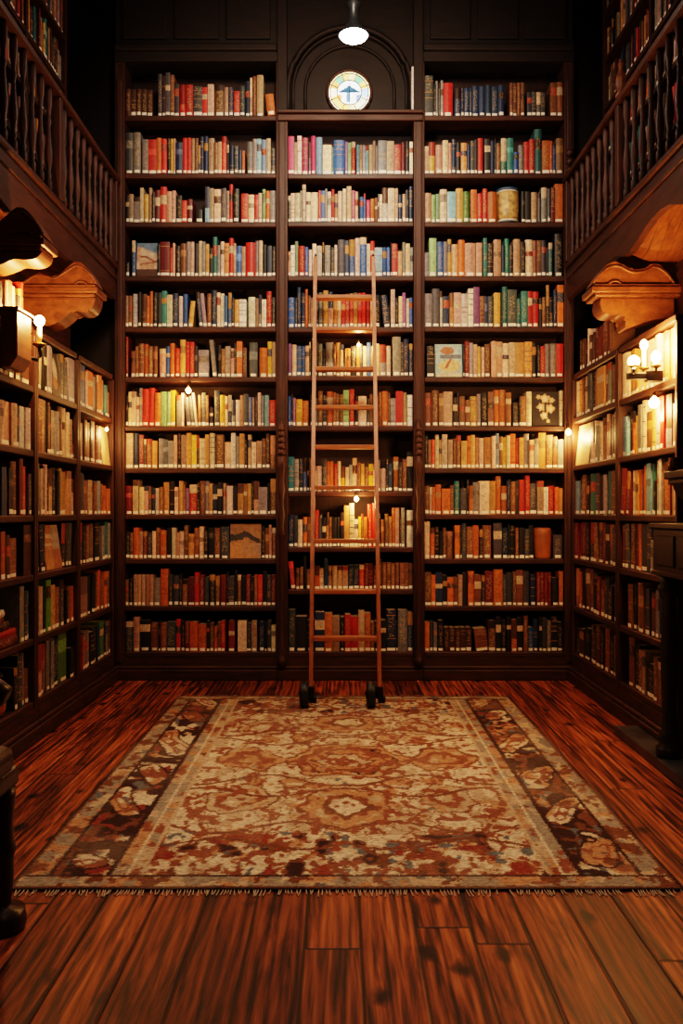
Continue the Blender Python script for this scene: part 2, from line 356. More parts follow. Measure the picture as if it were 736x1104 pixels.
def book_geo(b):
    """cover, pages and spine sticker of a book standing at the origin, spine towards -Y"""
    w, h, d = b['w'], b['h'], b['d']; r = random.Random(b['seed'])
    base = PAL[b['c']][0]; v = r.uniform(.72, 1.28)
    base = tuple(min(.8, max(.006, c * v * r.uniform(.88, 1.12))) for c in base)
    lum = sum(base) / 3
    style = r.choice(['plain', 'plain', 'title', 'title', 'bands', 'bands', 'two', 'text', 'text', 'text'])
    if b['c'] in 'hu' and style == 'plain': style = 'bands'
    acc = r.choice([GOLD, WARMLT, (.04, .02, .015), tuple(min(.8, c * 2.2 + .02) for c in base), (.35, .05, .03)]) if lum < .2 else \
          r.choice([(.10, .04, .02), (.30, .05, .03), (.04, .05, .09), tuple(c * .45 for c in base), WARMLT])
    lv = [(0, base, 0)]
    if style == 'plain': lv += [(1, None, 0)]
    elif style == 'title':
        a = r.uniform(.5, .66); e = a + r.uniform(.12, .26); lv = [(0, base, 0), (a, acc, 1), (min(e, .93), base, 0), (1, None, 0)]
    elif style == 'bands':
        t = .018; lv = [(0, base, 0)]
        for q in sorted(r.sample([.16, .3, .44, .58, .72, .86], r.choice([2, 3, 4]))):
            lv += [(q, GOLD if lum < .25 else acc, 0), (q + t, base, r.choice([0, 1]))]
        lv += [(1, None, 0)]
    elif style == 'two':
        q = r.uniform(.3, .75); lv = [(0, base, 1), (q, acc, 0), (1, None, 0)] if r.random() < .5 else [(0, base, 1), (.82, acc, 0), (1, None, 0)]
    else: lv = [(0, base, 0), (.2, base, 1), (.88, base, 0), (1, None, 0)]
    bl = min(.10 * w + .0015, .008) * r.choice([.4, 1, 1.3]); t = .0022 if w > .012 else .0014
    ns = 4
    arc = [(w * i / ns, bl * (2 * i / ns - 1) ** 2) for i in range(ns + 1)]
    outer = [(0, d)] + arc + [(w, d)]; inner = [(w - t, d), (w - t, bl + t), (t, bl + t), (t, d)]
    ring = outer + inner; nr = len(ring)
    V, Fc, C, UV = [], [], [], []
    zs = [q * h for q, _, _ in lv]
    for z in zs: V += [(x, y, z) for x, y in ring]
    for li in range(len(zs) - 1):
        cc, al = lv[li][1], lv[li][2]
        for i in range(nr):
            j = (i + 1) % nr
            Fc.append((li*nr+i, li*nr+j, (li+1)*nr+j, (li+1)*nr+i))
            if 1 <= i <= ns:
                C.append((*cc, al)); u0, u1 = (i-1)/ns, i/ns
                UV += [(u0, lv[li][0]), (u1, lv[li][0]), (u1, lv[li+1][0]), (u0, lv[li+1][0])]
            else: C.append((*base, 0)); UV += [(.5, -1)] * 4
    top = (len(zs) - 1) * nr
    Fc.append(tuple(range(nr - 1, -1, -1))); C.append((*base, 0)); UV += [(.5, -1)] * nr
    Fc.append(tuple(top + i for i in range(nr))); C.append((*base, 0)); UV += [(.5, -1)] * nr
    cover = (V, Fc, C, UV)
    g = .0003
    px0, px1, py0, py1, pz0, pz1 = t + g, w - t - g, bl + t + g, d - .004, .003, h - .0035
    PV = [(px0,py0,pz0),(px1,py0,pz0),(px1,py1,pz0),(px0,py1,pz0),(px0,py0,pz1),(px1,py0,pz1),(px1,py1,pz1),(px0,py1,pz1)]
    PF = [(0,3,2,1),(4,5,6,7),(0,1,5,4),(1,2,6,5),(2,3,7,6),(3,0,4,7)]
    pages = (PV, PF)
    st = None
    if b['sticker'] and r.random() < .93:
        z0 = r.uniform(.004, .008); z1 = z0 + r.uniform(.016, .023); k = .0006; SV = []
        m_ = .06 * w
        for z in (z0, z1):
            for x, y in arc: SV.append((min(max(x, m_), w - m_), y - k, z))
        n1 = ns + 1
        SF = [(i, i+1, n1+i+1, n1+i) for i in range(ns)]
        st = (SV, SF)
    return cover, pages, st
def mesh_from(name, V, Fc, C=None, UV=None, mats=()):
    me = bpy.data.meshes.new(name); me.from_pydata(V, [], Fc)
    if C is not None:
        a = me.color_attributes.new('Col', 'FLOAT_COLOR', 'CORNER')
        data = []
        for f, c in zip(Fc, C): data += list(c) * len(f)
        a.data.foreach_set('color', data)
    if UV is not None:
        uv = me.uv_layers.new(name='UVMap'); uv.data.foreach_set('uv', [q for p in UV for q in p])
    for m in mats: me.materials.append(m)
    me.update()
    return me

# ------------------------------------------------------------------ bookcases
def bookcase(label, loc, rz, w, zs, top, depth, dirs, sides=(.03, .03), plinth=None, edge=.036, group=None, topmat=True, end_z=None):
    """local space: x along the front, y into the case, z up"""
    t = thing('bookcase', label, 'bookcase', loc, rz, group)
    wx, wz = M[dirs], M['wood_z']
    hz = end_z or top
    if sides[0]: obj('side_panel', B(0, sides[0], 0, depth, 0, hz), wz, t)
    if sides[1]: obj('side_panel', B(w - sides[1], w, 0, depth, 0, hz), wz, t)
    obj('back_panel', B(sides[0], w - sides[1], depth - .02, depth - .002, .02, hz, bev=0), M['back'], t)
    for z in zs:
        bm = bmesh.new(); box(bm, sides[0], w - sides[1], .004, depth - .02, z - edge, z, bev=.006)
        obj('shelf', bm, wx, t)
    if plinth is not None:
        z = zs[0] - edge if plinth is True else plinth
        bm = bmesh.new(); box(bm, sides[0] * 0 + .0, w, -.03, .0, 0, .075, .006); box(bm, 0, w, -.02, .0, .075, .10, .008)
        box(bm, sides[0], w - sides[1], .0, .02, .0, z, .0)
        obj('plinth', bm, wx, t)
    return t
BC = M  # alias kept short
Lrows = [124,186.4,239,297.3,352,406.3,459.2,504.8,554.7,602.6,653.5,703]
Crows = [187,238.5,297,352.5,405,459,529.8,590,635.6,703]
D_ = .27
def back_bay(name, label, p0, p1, rows, top_py, sides):
    x0, x1 = bx_(p0), bx_(p1)
    zs = sorted(bz_(p) for p in rows)
    top = bz_(top_py)
    return bookcase(label, (x0, YB, 0), 0, x1 - x0, zs, top, D_, 'wood_x', sides, True, group='bays of the tall back bookcase')
tL = back_bay('l', 'tall left bay of the dark wooden back bookcase, twelve shelves of books', 123.5, 299, Lrows, 56, (.070, .010))
tC = back_bay('c', 'tall middle bay of the back bookcase behind the ladder, under the round window', 299, 456, Crows, 124, (.071, .066))
tR = back_bay('r', 'tall right bay of the dark wooden back bookcase, twelve shelves of books', 456, 618.5, Lrows, 56, (.010, .066))
for t, p0, p1 in ((tL, 123.5, 299), (tR, 456, 618.5)):     # headers and frieze panels above the top shelf
    w = bx_(p1) - bx_(p0)
    bm = bmesh.new(); zt = bz_(56)
    box(bm, .001, w - .001, -.03, D_, zt, zt + .05, .012); box(bm, 0, w, -.012, D_, zt - .07, zt - .001, .004)
    obj('cornice', bm, M['dark_x'], t)
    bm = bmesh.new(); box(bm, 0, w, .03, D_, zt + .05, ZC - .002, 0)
    for q in range(3):
        a = .05 + q * (w - .05) / 3
        box(bm, a, a + (w - .05) / 3 - .05, .012, .03, zt + .10, zt + .62, .008)
    obj('frieze', bm, M['dark_x'], t)
# middle bay: ledge, niche wall, arch mouldings
w = bx_(456) - bx_(299); zt = bz_(124)
bm = bmesh.new(); box(bm, .001, w - .001, -.045, D_, zt, zt + .022, .006); box(bm, 0, w, -.02, D_, zt - .045, zt - .001, .006)
obj('ledge', bm, M['wood_x'], tC)
nx = bx_(377) - bx_(299)                       # arch centre in the bay's own space
bm = bmesh.new()
for r, th, y in ((.435, .020, .05), (.40, .011, .06), (.315, .012, .075)):
    pts = [(nx + r * math.cos(a), y, bz_(92) + r * math.sin(a)) for a in [PI * i / 32 for i in range(33)]]
    pts = [(nx + r, y, zt + .03)] + pts + [(nx - r, y, zt + .03)]
    tube(bm, pts, th, 8)
obj('arch_moulding', bm, M['dark_z'], tC, True)
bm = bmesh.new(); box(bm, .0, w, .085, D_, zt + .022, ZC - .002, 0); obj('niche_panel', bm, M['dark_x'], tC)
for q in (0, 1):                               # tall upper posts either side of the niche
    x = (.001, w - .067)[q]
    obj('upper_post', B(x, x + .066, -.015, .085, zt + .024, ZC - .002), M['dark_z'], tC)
# turned half-columns on the posts
def colonette(parent, x, z0, z1, thin=.017):
    H = z1 - z0
    prof = [(.030, z0), (.030, z0 + .05), (.022, z0 + .06), (.026, z0 + .09), (thin, z0 + .12), (thin, z0 + H*.62), (thin + .008, z0 + H*.63),
            (thin - .003, z0 + H*.66), (thin + .006, z0 + H*.72), (thin - .005, z0 + H*.78), (thin + .009, z0 + H*.84), (thin, z0 + H*.88), (.022, z0 + H*.92), (.030, z0 + H*.96), (.030, z1)]
    bm = bmesh.new(); lathe(bm, prof, x, -.032, 0, 12); return obj('colonette', bm, M['wood_z'], parent, True)
for t, xp in ((tC, 0.0), (tC, w)):
    colonette(t, xp + (.033 if xp == 0 else -.033), .102, bz_(492))
    bm = bmesh.new(); xx = xp + (.033 if xp == 0 else -.033)
    for k in range(4):                         # carved leaf capital
        z = bz_(492) + .004 + k * .042
        lathe(bm, [(.020, z), (.031, z + .022), (.024, z + .030), (.028, z + .040)], xx, -.034, 0, 10)
    lathe(bm, [(.022, z+.041), (.026, z+.06), (.004, z + .13)], xx, -.030, 0, 10)
    obj('carved_capital', bm, M['wood_z'], t, True)
    bm = bmesh.new(); box(bm, xx - .022, xx + .022, -.016, -.001, bz_(460), zt - .05, .006)
    obj('pilaster_strip', bm, M['wood_z'], t)
for t, xp in ((tL, .035), (tR, bx_(618.5) - bx_(456) - .033)):
    bm = bmesh.new(); box(bm, xp - .018, xp + .018, -.014, -.001, .12, 4.2, .006); obj('pilaster_strip', bm, M['wood_z'], t)
bm = bmesh.new(); xx = bx_(618.5) - bx_(456) - .033
for k, z in enumerate((3.54, 3.60, 3.66)): lathe(bm, [(.018, z), (.032, z + .025), (.02, z + .05)], xx, -.014, 0, 10)
obj('carved_boss', bm, M['wood_z'], tR, True)

# shelf contents of the three back bays, read off the photograph left to right
LB = [
 "h20.112 h20.112 h20.112 h20.112 h20.112 _20 z16.178 h14.170 z18.180 u15.172 z18.135 r24.132 r28.130 z34.125 r20.122 c25.133 u38.132 e15.122 n20.120 r22.105 z20.125 n18.150 e10.160 u15.168 e25.175 _8 o30.90\\",
 "z28.172 x26.172 _4 x22.145 r28.145 o18.150 r20.145 k12.150 y8.148 e10.150 n25.130 r15.150 r15.150 e12.150 u12.150 k8.120 n12.155 n16.158 e20.152 u14.130 e12.135 r18.158 k8.140 n20.120 z14.115 n12.100 o10.95 _8 x20.135 x14.145 s16.145 s16.145 c16.150 z18.110",
 "k14.115 e14.118 x24.110 c14.145 a16.118 e12.148 k12.120 d18.135 r22.150 e18.132 c16.135 k22.115 r18.90 d20.98 _12 k22.55 _10 s16.148 e16.145 c26.140 z18.142 e10 r14.162 k22.140 _6 r26.122 c22.118 r14.118 c14.125 l12.140 o14.135 x22.135",
 "k14.60 _10 b12.150 #78.150 k10 d35.145 r10 c10.140 k18.130 u22.140 x14.145 c14.145 k15.140 c14.150 x12.145 a14.135 k12 t16.165 x12.130 c14.145 a16.140 r16.160 e10 b20.130 e14.125 r34.142 x14.150 c14.150 k14 n18.130 k14.125",
 "e12.130 u14.130 w20.140 k14.145 u18.140 o12.130 o12.150 k18.145 z16.145 t18.150 w22.135 n22.140 w16.130 b18.140 a18.110/ n16.145\\ x14.142\\ u16.140 n20.155 c14.145 w14.140 b14.130 b14.145 k10 a18.115 w28.115 _6 w26.125 e12.120 x12 w18.115 r18.150 k16.125",
 "d10.170 _10 u14.110 u14.130 u20.140 o14.140 u18.130 u16.130 _6 e24.120 b16.130 o18.142 r18.120 a20.158 r16.150 r16.148 k14.130 x40.115 x16.155\\ k14 u14.120 x20.130 e12 k10 o20.150 u18.125 _8 z30.145 _6 o30.125 y16.150 e14.148",
 "k10 c14.145 c16.145 c12 x12.160 r24.155 r22.160 o24.140 l22.145 l16.145 y16.150 _6 x18.130 c10 z18.120\\ z14.125\\ c10.140\\ u14.130 z16.140 u12 k16.80 _4 z22.150 y20.130 c10.125 n14 x16.110 c16.110 e14 z20.135 b12 e10.120 k12 c12.140 x12 s18.130 r26.110",
 "c28.155 n24.155 d18.140 k10 u20 a22.115 _4 x18.125 z18.120 x22.115 e14 k12 e20 a20.150 y20.140 k10 c22.125 a16 c20.155 k8 u30.140 c24.110 w18.150 x14 a20.145 k12 e14 c20.110 e20.115 u14 h18 u20",
 "d25.120 c20.145 c16.115 c16.120 u10.115 n12.110 c14.110 u14.115 a20.135 k18.140 c14.115 a14.140 u8 p14.110 r26.125 k8 u18.140 x14.140 a12.130 n16.125 k18.135 e12 c22.120 k16.120 a20.130 u12 a14.130 k8 e16.140 x30.115 k10 u18.150",
 "k14.115 u14.110 o18.130 e16.115 d14.115 z16.110 c14.115 u16.130 o22.120 k16.130 c16.130 e12.110 c16.115 u16.140 a20.105 u18.130 c16.135 k14 k22.130 u22.130 z30.135 #113.150 k12 u14.130 e10 u14.130",
 "u12.110 k14.115 e14.130 e14.130 e14.130 e14.130 e14.130 x22.115 o26.155 k18.130 z20.125 k10 u20.110 d22.120 r16.140 d18.130 z16.120 k22.130 u14.125 d22.130 k8 z20.125 k10 u14.130 k16 d14.130 k12 u12.130 r18.130 k14 z14.130 d16.130",
 "z26.125 e20.145 k36.130 u26.120 k8 u20.120 z30.125 r16.135 k14 d16.125 o28.125 o28.115 k10 u14.120 o12.105 u12.125 r14.130 _10 d20.130 _10 c30.130 z16.120 e18.130 _6 n20.125 k8 z14.130 c14.110"]
CB = [
 "m24.165 e12.140 c18.165 m26.160 n10 m18.165 s26.160 c36.130 s8 b44.150 p10.140 l14.135 r16.140 _4 s12.130 e12.125 x12.125 s12.125 e16.130 e10 x10 x34.145 e28.145 r28.130 d16.140 k16.145 w14.140",
 "k10.115 c18.125 c20.125 x8 c16.160 c18.130 c30.130 r10 b16.135 x10 w16.130 r12 e14.120 c18.135 c16.145 c20.155 m14 c12.130 k6 b16.110 b10 m16.95 o18.100 u12.105 k6 c12 w22.150 c28.145 c14 n16.120 e12.120 k14.140 n16.155",
 "e10.105 w16.135 l14.150 r24.130 b14 w14.115 c16.140 w22.130 k8 x24.135 z14 w12.135 z28.160 n16.155 b22.160 w18.165 b26.170 c14.140 r16.150 s30.125 b16.125 b14.125 k6 r22.140 e18.110 x12 c16.140 x12",
 "b26.130 k8 n16.175 n14.150 o12.165 u10 e14 k16.150 z16.150 a20.160 c18.155 a16 c14 r16 r16.145 r14 a16.150 r16.150 r16.150 r16.145 c10 k28.140 n26.140\\ c16.165 k14.130 c14.135 p14.150 w12 b14.130",
 "p14.140 c16.135 b18.130 b14 c14 k6 k26.150 z16.140 k12 x28.145 u8 a16.145 c14 u10 o14.120 k20.130 o12 z12 c14.130 b14 a14.130 c18.140 x24.135 c16.130 _6 x30.170 k10 n20.160 n14.140",
 "b12.130 k6 p12 y24.115 o24.110 _6 k16 x14 u18.150 z16 o24.150 u10 u14.140 u14 l24.155 r20.160 k14 c32.130 z10 u14 o20.130 u14 o22.150 u10 x20.120 r28.150 e16.145 w22.135",
 "t22.150 x18.140 n14 b14 k8 u14.145 e14.110 c18.110 z16.140 o12.130 o14.130 r12.120 c12.130 y16.110 c14.105 x12.115 c16.145 u14.125 a14.120 u14.130 y16.120 c14.115 x12 c20.100 k8 n14.120 _4 o18.150 k14 u16.140 k22.170",
 "n22.140 z14 c20.120 o16.130 u16.130 e12 r14.160 z14.140 k14 u12.150 u12 k16 k14 k14.150 a20.180 c18.190 c16.120 y10 u10 o14.130 r18.185 r24.190 k8 u14.120 u16 u12 o12.170 e16.170 k6 x14.170 _6 w24.160",
 "r18.120\\ u14.90 u14.95 k10 u14.85 k16 o18.100 c16.90 n14 e17.100 e17.100 e20.100 e20.100 n20.105 n20.105 r20.105 d15.110 d15.110 d20.100 h14 u16.115 u16.115 u16.112 u16.115 u16.113 u16.115 u16.112",
 "z22.180 k36.150 k24 n30.170 o24.165 e24.150 k14 r18.160 r24.150 e20.175 o18.165 u12 k16 k20 n30.180 k6 x30.180 n16.170"]
RB = [
 "z38.170 k10 x10.150 z10 x12.150 r42.142 _6 n28.120 n12.118 n24.118 n12.120 n28.130 n28.125 n28.132 n26.125 n30.130 _20 u16.140 u16.140 u16.140 u16.140 _10 z20.100 z20.100 z20.100 z20.100 _20 u28.140 u28.145",
 "e16.118 a24.135 e26.120 c22.140 e12 n16.145 k18.130 a22.130 n14 z14.140 k12 r20.150 _4 k22.145 n16.140 k6 u18.130 t22.150 t24.150 b18.90 x20.120 r20.135 r20.145 t28.190 o28.140 o10 b14.120 u26.150",
 "e26.122 l18.118 l16.120 c28.138 s36.128 a28.145 g24.130 k6 o26.138 r20.120 r20.140 o38.128 #96.150 k16.130 k24.132 e24.128 z14 x24.145 z14 d16.145 o34.162",
 "x16.100 l28.160 b24.145 x14.145 a14.155 e24.135 o24.152 e40.140 e22.140 _4 t14.160 k24.140 e28.155 n12 t16.160 k14 e26.155 k18.145 c26.155 u14.150 u16.150 z18.150 k8 t16.140 _8 k30.180",
 "x28.140 z30.162 w10.150 n26.130 a16.142 c28.145 w26.140 w20.160 p24.168 u18.130 n14.130 z22.130 a26.145 k6 t20.170 z36.158 t14.120 t26.150 r18.150 r24.148 k12 u14.125 k12.175 k16 n14.155 o24.175",
 "_8 k30.130 #110.145 k6 d18.150 x16.145 c16 a14.130 c12 u22.138 _4 c20.150 e24.148 c24.142 c22.145 a38.145 a30.148 k18.145 k14 r18.130 x18.140 x24.140 r28.140",
 "u26.140 u26.150 u18 e34.145 k16.120 k8 u22.125 u18.110 a26.125 x14.135 k26.140 u22.145 o18.150 o24.152 u22.140 _6 k22.100 k6 u22.125 c20.145 #102.150 c14.150",
 "k14 u14.120 r16.120 c16.140 e12.120 c24 e22 u14.125 u20 a26.115 o14 a18.140 e18.130 c20 a32.130 c16 s14 u16 y14.130 c16 o24.145 r14 a20 x22 c20 x18 a30.150 u30 u20 x24",
 "u18.120 e10.115 o12.115 o22.125 o32.108 u14 t20.140 z26.110 k8 o14.120 x24.135 c38.140 a22.140 o20.160 o20.120 n14 u18 k14 r20.145 r18.162 z26.130 e24.140 w18.115 r22.120 o16.115 a16.110",
 "c22.165 o18.130 k16 k16.115 u14.130 u26.115 _6 o22.140 k6 z18 u26.135 o24.140 k14 u34.140 _8 z34.150 n24.130 k8 k20 u14 k22 z18.125 k20.140 #76.130 z38.100",
 "u26.140 o16.130 n28.140 k18 o24.118 u18.120 e18.130 k20 o24.145 u28.130 k14 d34.145 o36.152 z14 z24 u14 u26.150 z24.145 _4 n24.130 d15.140 d15.140 d15.140 d15.140 k26 o18.145",
 "o18.125 z14 x14.120 k24 h20.100 h20.100 h20.100 h20.100 h20.100 _6 u46.95\\ u26.130 k20 k20 k16 o20.135 k24 u16.150 b22.100 n18 k10 z20 x14.130 k22 k22"]
def shelf_mat(x, y, z, rz): return Matrix.Translation((x, y, z)) @ Matrix.Rotation(rz, 4, 'Z')
def fill(bay, rows, texts, x0, x1, sc, clears=None):
    for i, (p, tx) in enumerate(zip(rows, texts)):
        z = bz_(p); up = rows[i-1] if i else None
        clear = (bz_(up) - .036 - z) if up else (.36 if bay != 'centre back bay' else bz_(124) - .045 - z)
        lay_row(bay, i, tx, x1 - x0, clear, shelf_mat(x0, YB, z, 0), sc)
fill('left back bay', Lrows, LB, bx_(123.5) + .070, bx_(299) - .010, 1.0)
CBS = 3.874 / 4.0
fill('centre back bay', Crows, CB, bx_(299) + .071, bx_(456) - .066, CBS)
fill('right back bay', Lrows, RB, bx_(456) + .010, bx_(618.5) - .066, 1.0)

# ------------------------------------------------------------------ side bookcases
SZ = [.20, .525, .855, 1.16, 1.495, 1.825]
TOPZ = 2.13
def side_case(label, side, y0, y1, sides=(.028, .028)):
    zs = SZ + [TOPZ]
    if side == 'l': loc, rz = (XL, y0, 0), PI/2
    else: loc, rz = (XR, y1, 0), -PI/2
    t = bookcase(label, loc, rz, y1 - y0, zs, TOPZ - .037, .30, 'wood_y', sides, True, group='lower bookcases along the %s wall' % ('left' if side == 'l' else 'right'))
    return t
side_case('far bookcase on the left wall, in the corner beside the back bookcase', 'l', 5.37, 6.20)
side_case('middle bookcase on the left wall, between the corner unit and the lamp box', 'l', 4.62, 5.368)
side_case('nearest bookcase on the left wall, cut by the photo edge', 'l', 3.55, 4.618)
side_case('far bookcase on the right wall, in the corner beside the back bookcase', 'r', 5.18, 6.20)
side_case('nearer bookcase on the right wall, below the triple candle sconce', 'r', 4.25, 5.178)
SIDE = {
 ('l', 5.37, 6.20, 'left wall far bay'): [
  "n14.150 b30.150 c12.130 o40.140 x20.130 u10.140 o28.145 e14.135 t22.120 u20.100",
  "e22.140 c20.130 u18.145 e24.140 k14.150 c18.150 u16.140 x20.135 u18.140 #60.150",
  "z34.145 z18.140 u18.120 e16.125 c20.125 u18.120 x22.125 u14.115 o28.110 o30.100",
  "z30.150 k18.130 u18.135 z16.130 u22.140 k30.145 z20.130 x20.130 t22.145 x18.140",
  "e60.140 k20.140 k22.140/ u20.145/ o20.150/ u22.140 o18.140 u16.140 _8",
  "r26.130 o10.120 x22.130 e14.130 k28.120 z20.130 n18.130 g36.140 k14.120 x14.130 u14.130"],
 ('l', 4.62, 5.368, 'left wall middle bay'): [
  "k18.160 c16.150/ k16.150 x18.170 x16.160 #50.150 z22.150 z20.130 x38.160",
  "u60.190 k10.150 o14.190 k10.150 e20.140 x22.140 u26.165 c22.165 c20.150 e18.130 u12.100",
  "x22.155 c14.140 k12.150 c22.155 k14.140 c18.145 k22.150 k14.140 a18.150 a26.140 e26.145 c26.120",
  "n18.170\\ n16.165\\ k14.160 #90.150 k22.165/ k18.160/ z20.150/",
  "x18.150 c18.145 k22.100 g26.170 a22.140 u24.130 z22.150 z20.140 k12.110 u18.120 o22.120",
  "c30.190 u16.140 u20.150 x18.160 x18.150 n36.150 _4 g52.170 k22.100 z14.90"],
 ('l', 3.55, 4.618, 'left wall near bay'): [
  "u40.100 k30.110 h30.100 u20.90 k30.100 u24.90 h30.100 k30.90 u24.90 k30.80 e20.60 x20.60 u40.90",
  "c30.140 w26.150 e20.130 c22.150 c20.140 k12.130 c24.150 w18.150 x20.140 u20.160 c18.120 e26.120 c26.120 n18.110 w24.120 w26.120",
  "c30.150 e26.140 c26.150 c30.160 x20.150 w30.150 k30.140 z24.120 n22.130 u14.110 k20.130 u26.150 d18.160 r30.140 z14.120",
  "u30.140 k24.140 u24.150 s40.170 o20.130 u22.130 u24.120 o18.130 h16.120 u26.110 _30 h34.150",
  "u26.150 k22.140 u24.150 d26.140 _10 #190.150 _8 x22.170 z16.140 s20.140",
  "u26.150 h26.140 u26.150 k30.140 u60.170 _10 #70.170 k14.120 z22.150 x16.150 u20.100"],
 ('r', 5.18, 6.20, 'right wall far bay'): [
  "c22.140 a20.140 u14.150 c18.145 k12.150 z20.150 k26.155 u14.140 a44.150 u16.150 x20.150 u22.130 x20.120",
  "#96.160 k24.150 c22.150 x18.130 c18.140 e20.150 c20.160 u14.155 c16.150 k12.140 c18.155",
  "s24.130 z18.140 u22.150 k18.120 t28.150 z22.150 k28.140 x16.140 t20.150 u16.150 t26.140",
  "d22.140 d22.140 d24.145 k20.150 k24.150 u20.150 h22.150 d18.150 k20.140 u22.140 z24.130",
  "u20.150 o12.140 k22.150 u24.160\\ u20.155\\ k24.150 d18.140 u22.130 z20.140 k22.120 z24.130",
  "k40.100 h30.110 k36.120 u20.140 k24.140 h28.150 k22.150 u26.150 k26.130 h30.140"],
 ('r', 4.25, 5.178, 'right wall near bay'): [
  "c48.170 a18.150 a16.150 u14.100 a18.110 c18.110 a16.110 c20.160 c20.150 a22.160 c24.170 u12.150 a20.170 a22.165 c18.165 k12.150",
  "s18.130 s14.110 k24.140 o14.100 a16.120 x18.150 c16.160 u26.120 a20.150 c14.140 x16.150 r18.150 x24.150 e18.120 k14.140",
  "d24.150/ d20.140/ c22.140 a18.140 o20.140 u14.120 o12.150 s26.155 t16.150 k10.100 x18.160 w12.175 u14.150 o26.130 e18.110 c20.115",
  "d18.140 z22.145 u22.150 d20.150 o12.150 z26.150 z22.145 x20.100 u22.120 d22.130 h26.120 u20.130",
  "_30 u22.140 k14.140 e18.150 u20.145 z18.140 u16.130 x14.140 k30.120 u24.110 h24.120",
  "_30 u26.170 k20.140 u18.130 e14.130 k30.100 u18.130 u14.120 z20.130 h20.120 u20.120"]}
for (sd, y0, y1, bay), rows in SIDE.items():
    for i, tx in enumerate(rows):
        z = SZ[5 - i]; nxt = (SZ + [TOPZ])[6 - i]
        m = shelf_mat(XL, y0 + .028, z, PI/2) if sd == 'l' else shelf_mat(XR, y1 - .028, z, -PI/2)
        lay_row(bay, i, tx, y1 - y0 - .056, nxt - .037 - z, m, 1.05, dep=.19)
# books standing on top of the right far unit and the left near one
lay_row('top of the right wall far bay', 0, "_60 h20.120 h22.120 h20.100 c8.150 h22.120 k20.110 h20.120 d22.130 u20.120 d22.125 d20.130 u26.130 d24.120 u26.130 _40", .96, .4, shelf_mat(XR, 6.17, TOPZ, -PI/2), 1.0)
lay_row('top of the left wall near bay', 0, "_300 k26.80 c16.90 e14.90 u26.100 c20.90 k18.70 a22.95 r16.120 _30", 1.0, .4, shelf_mat(XL, 3.57, TOPZ, PI/2), 1.0)

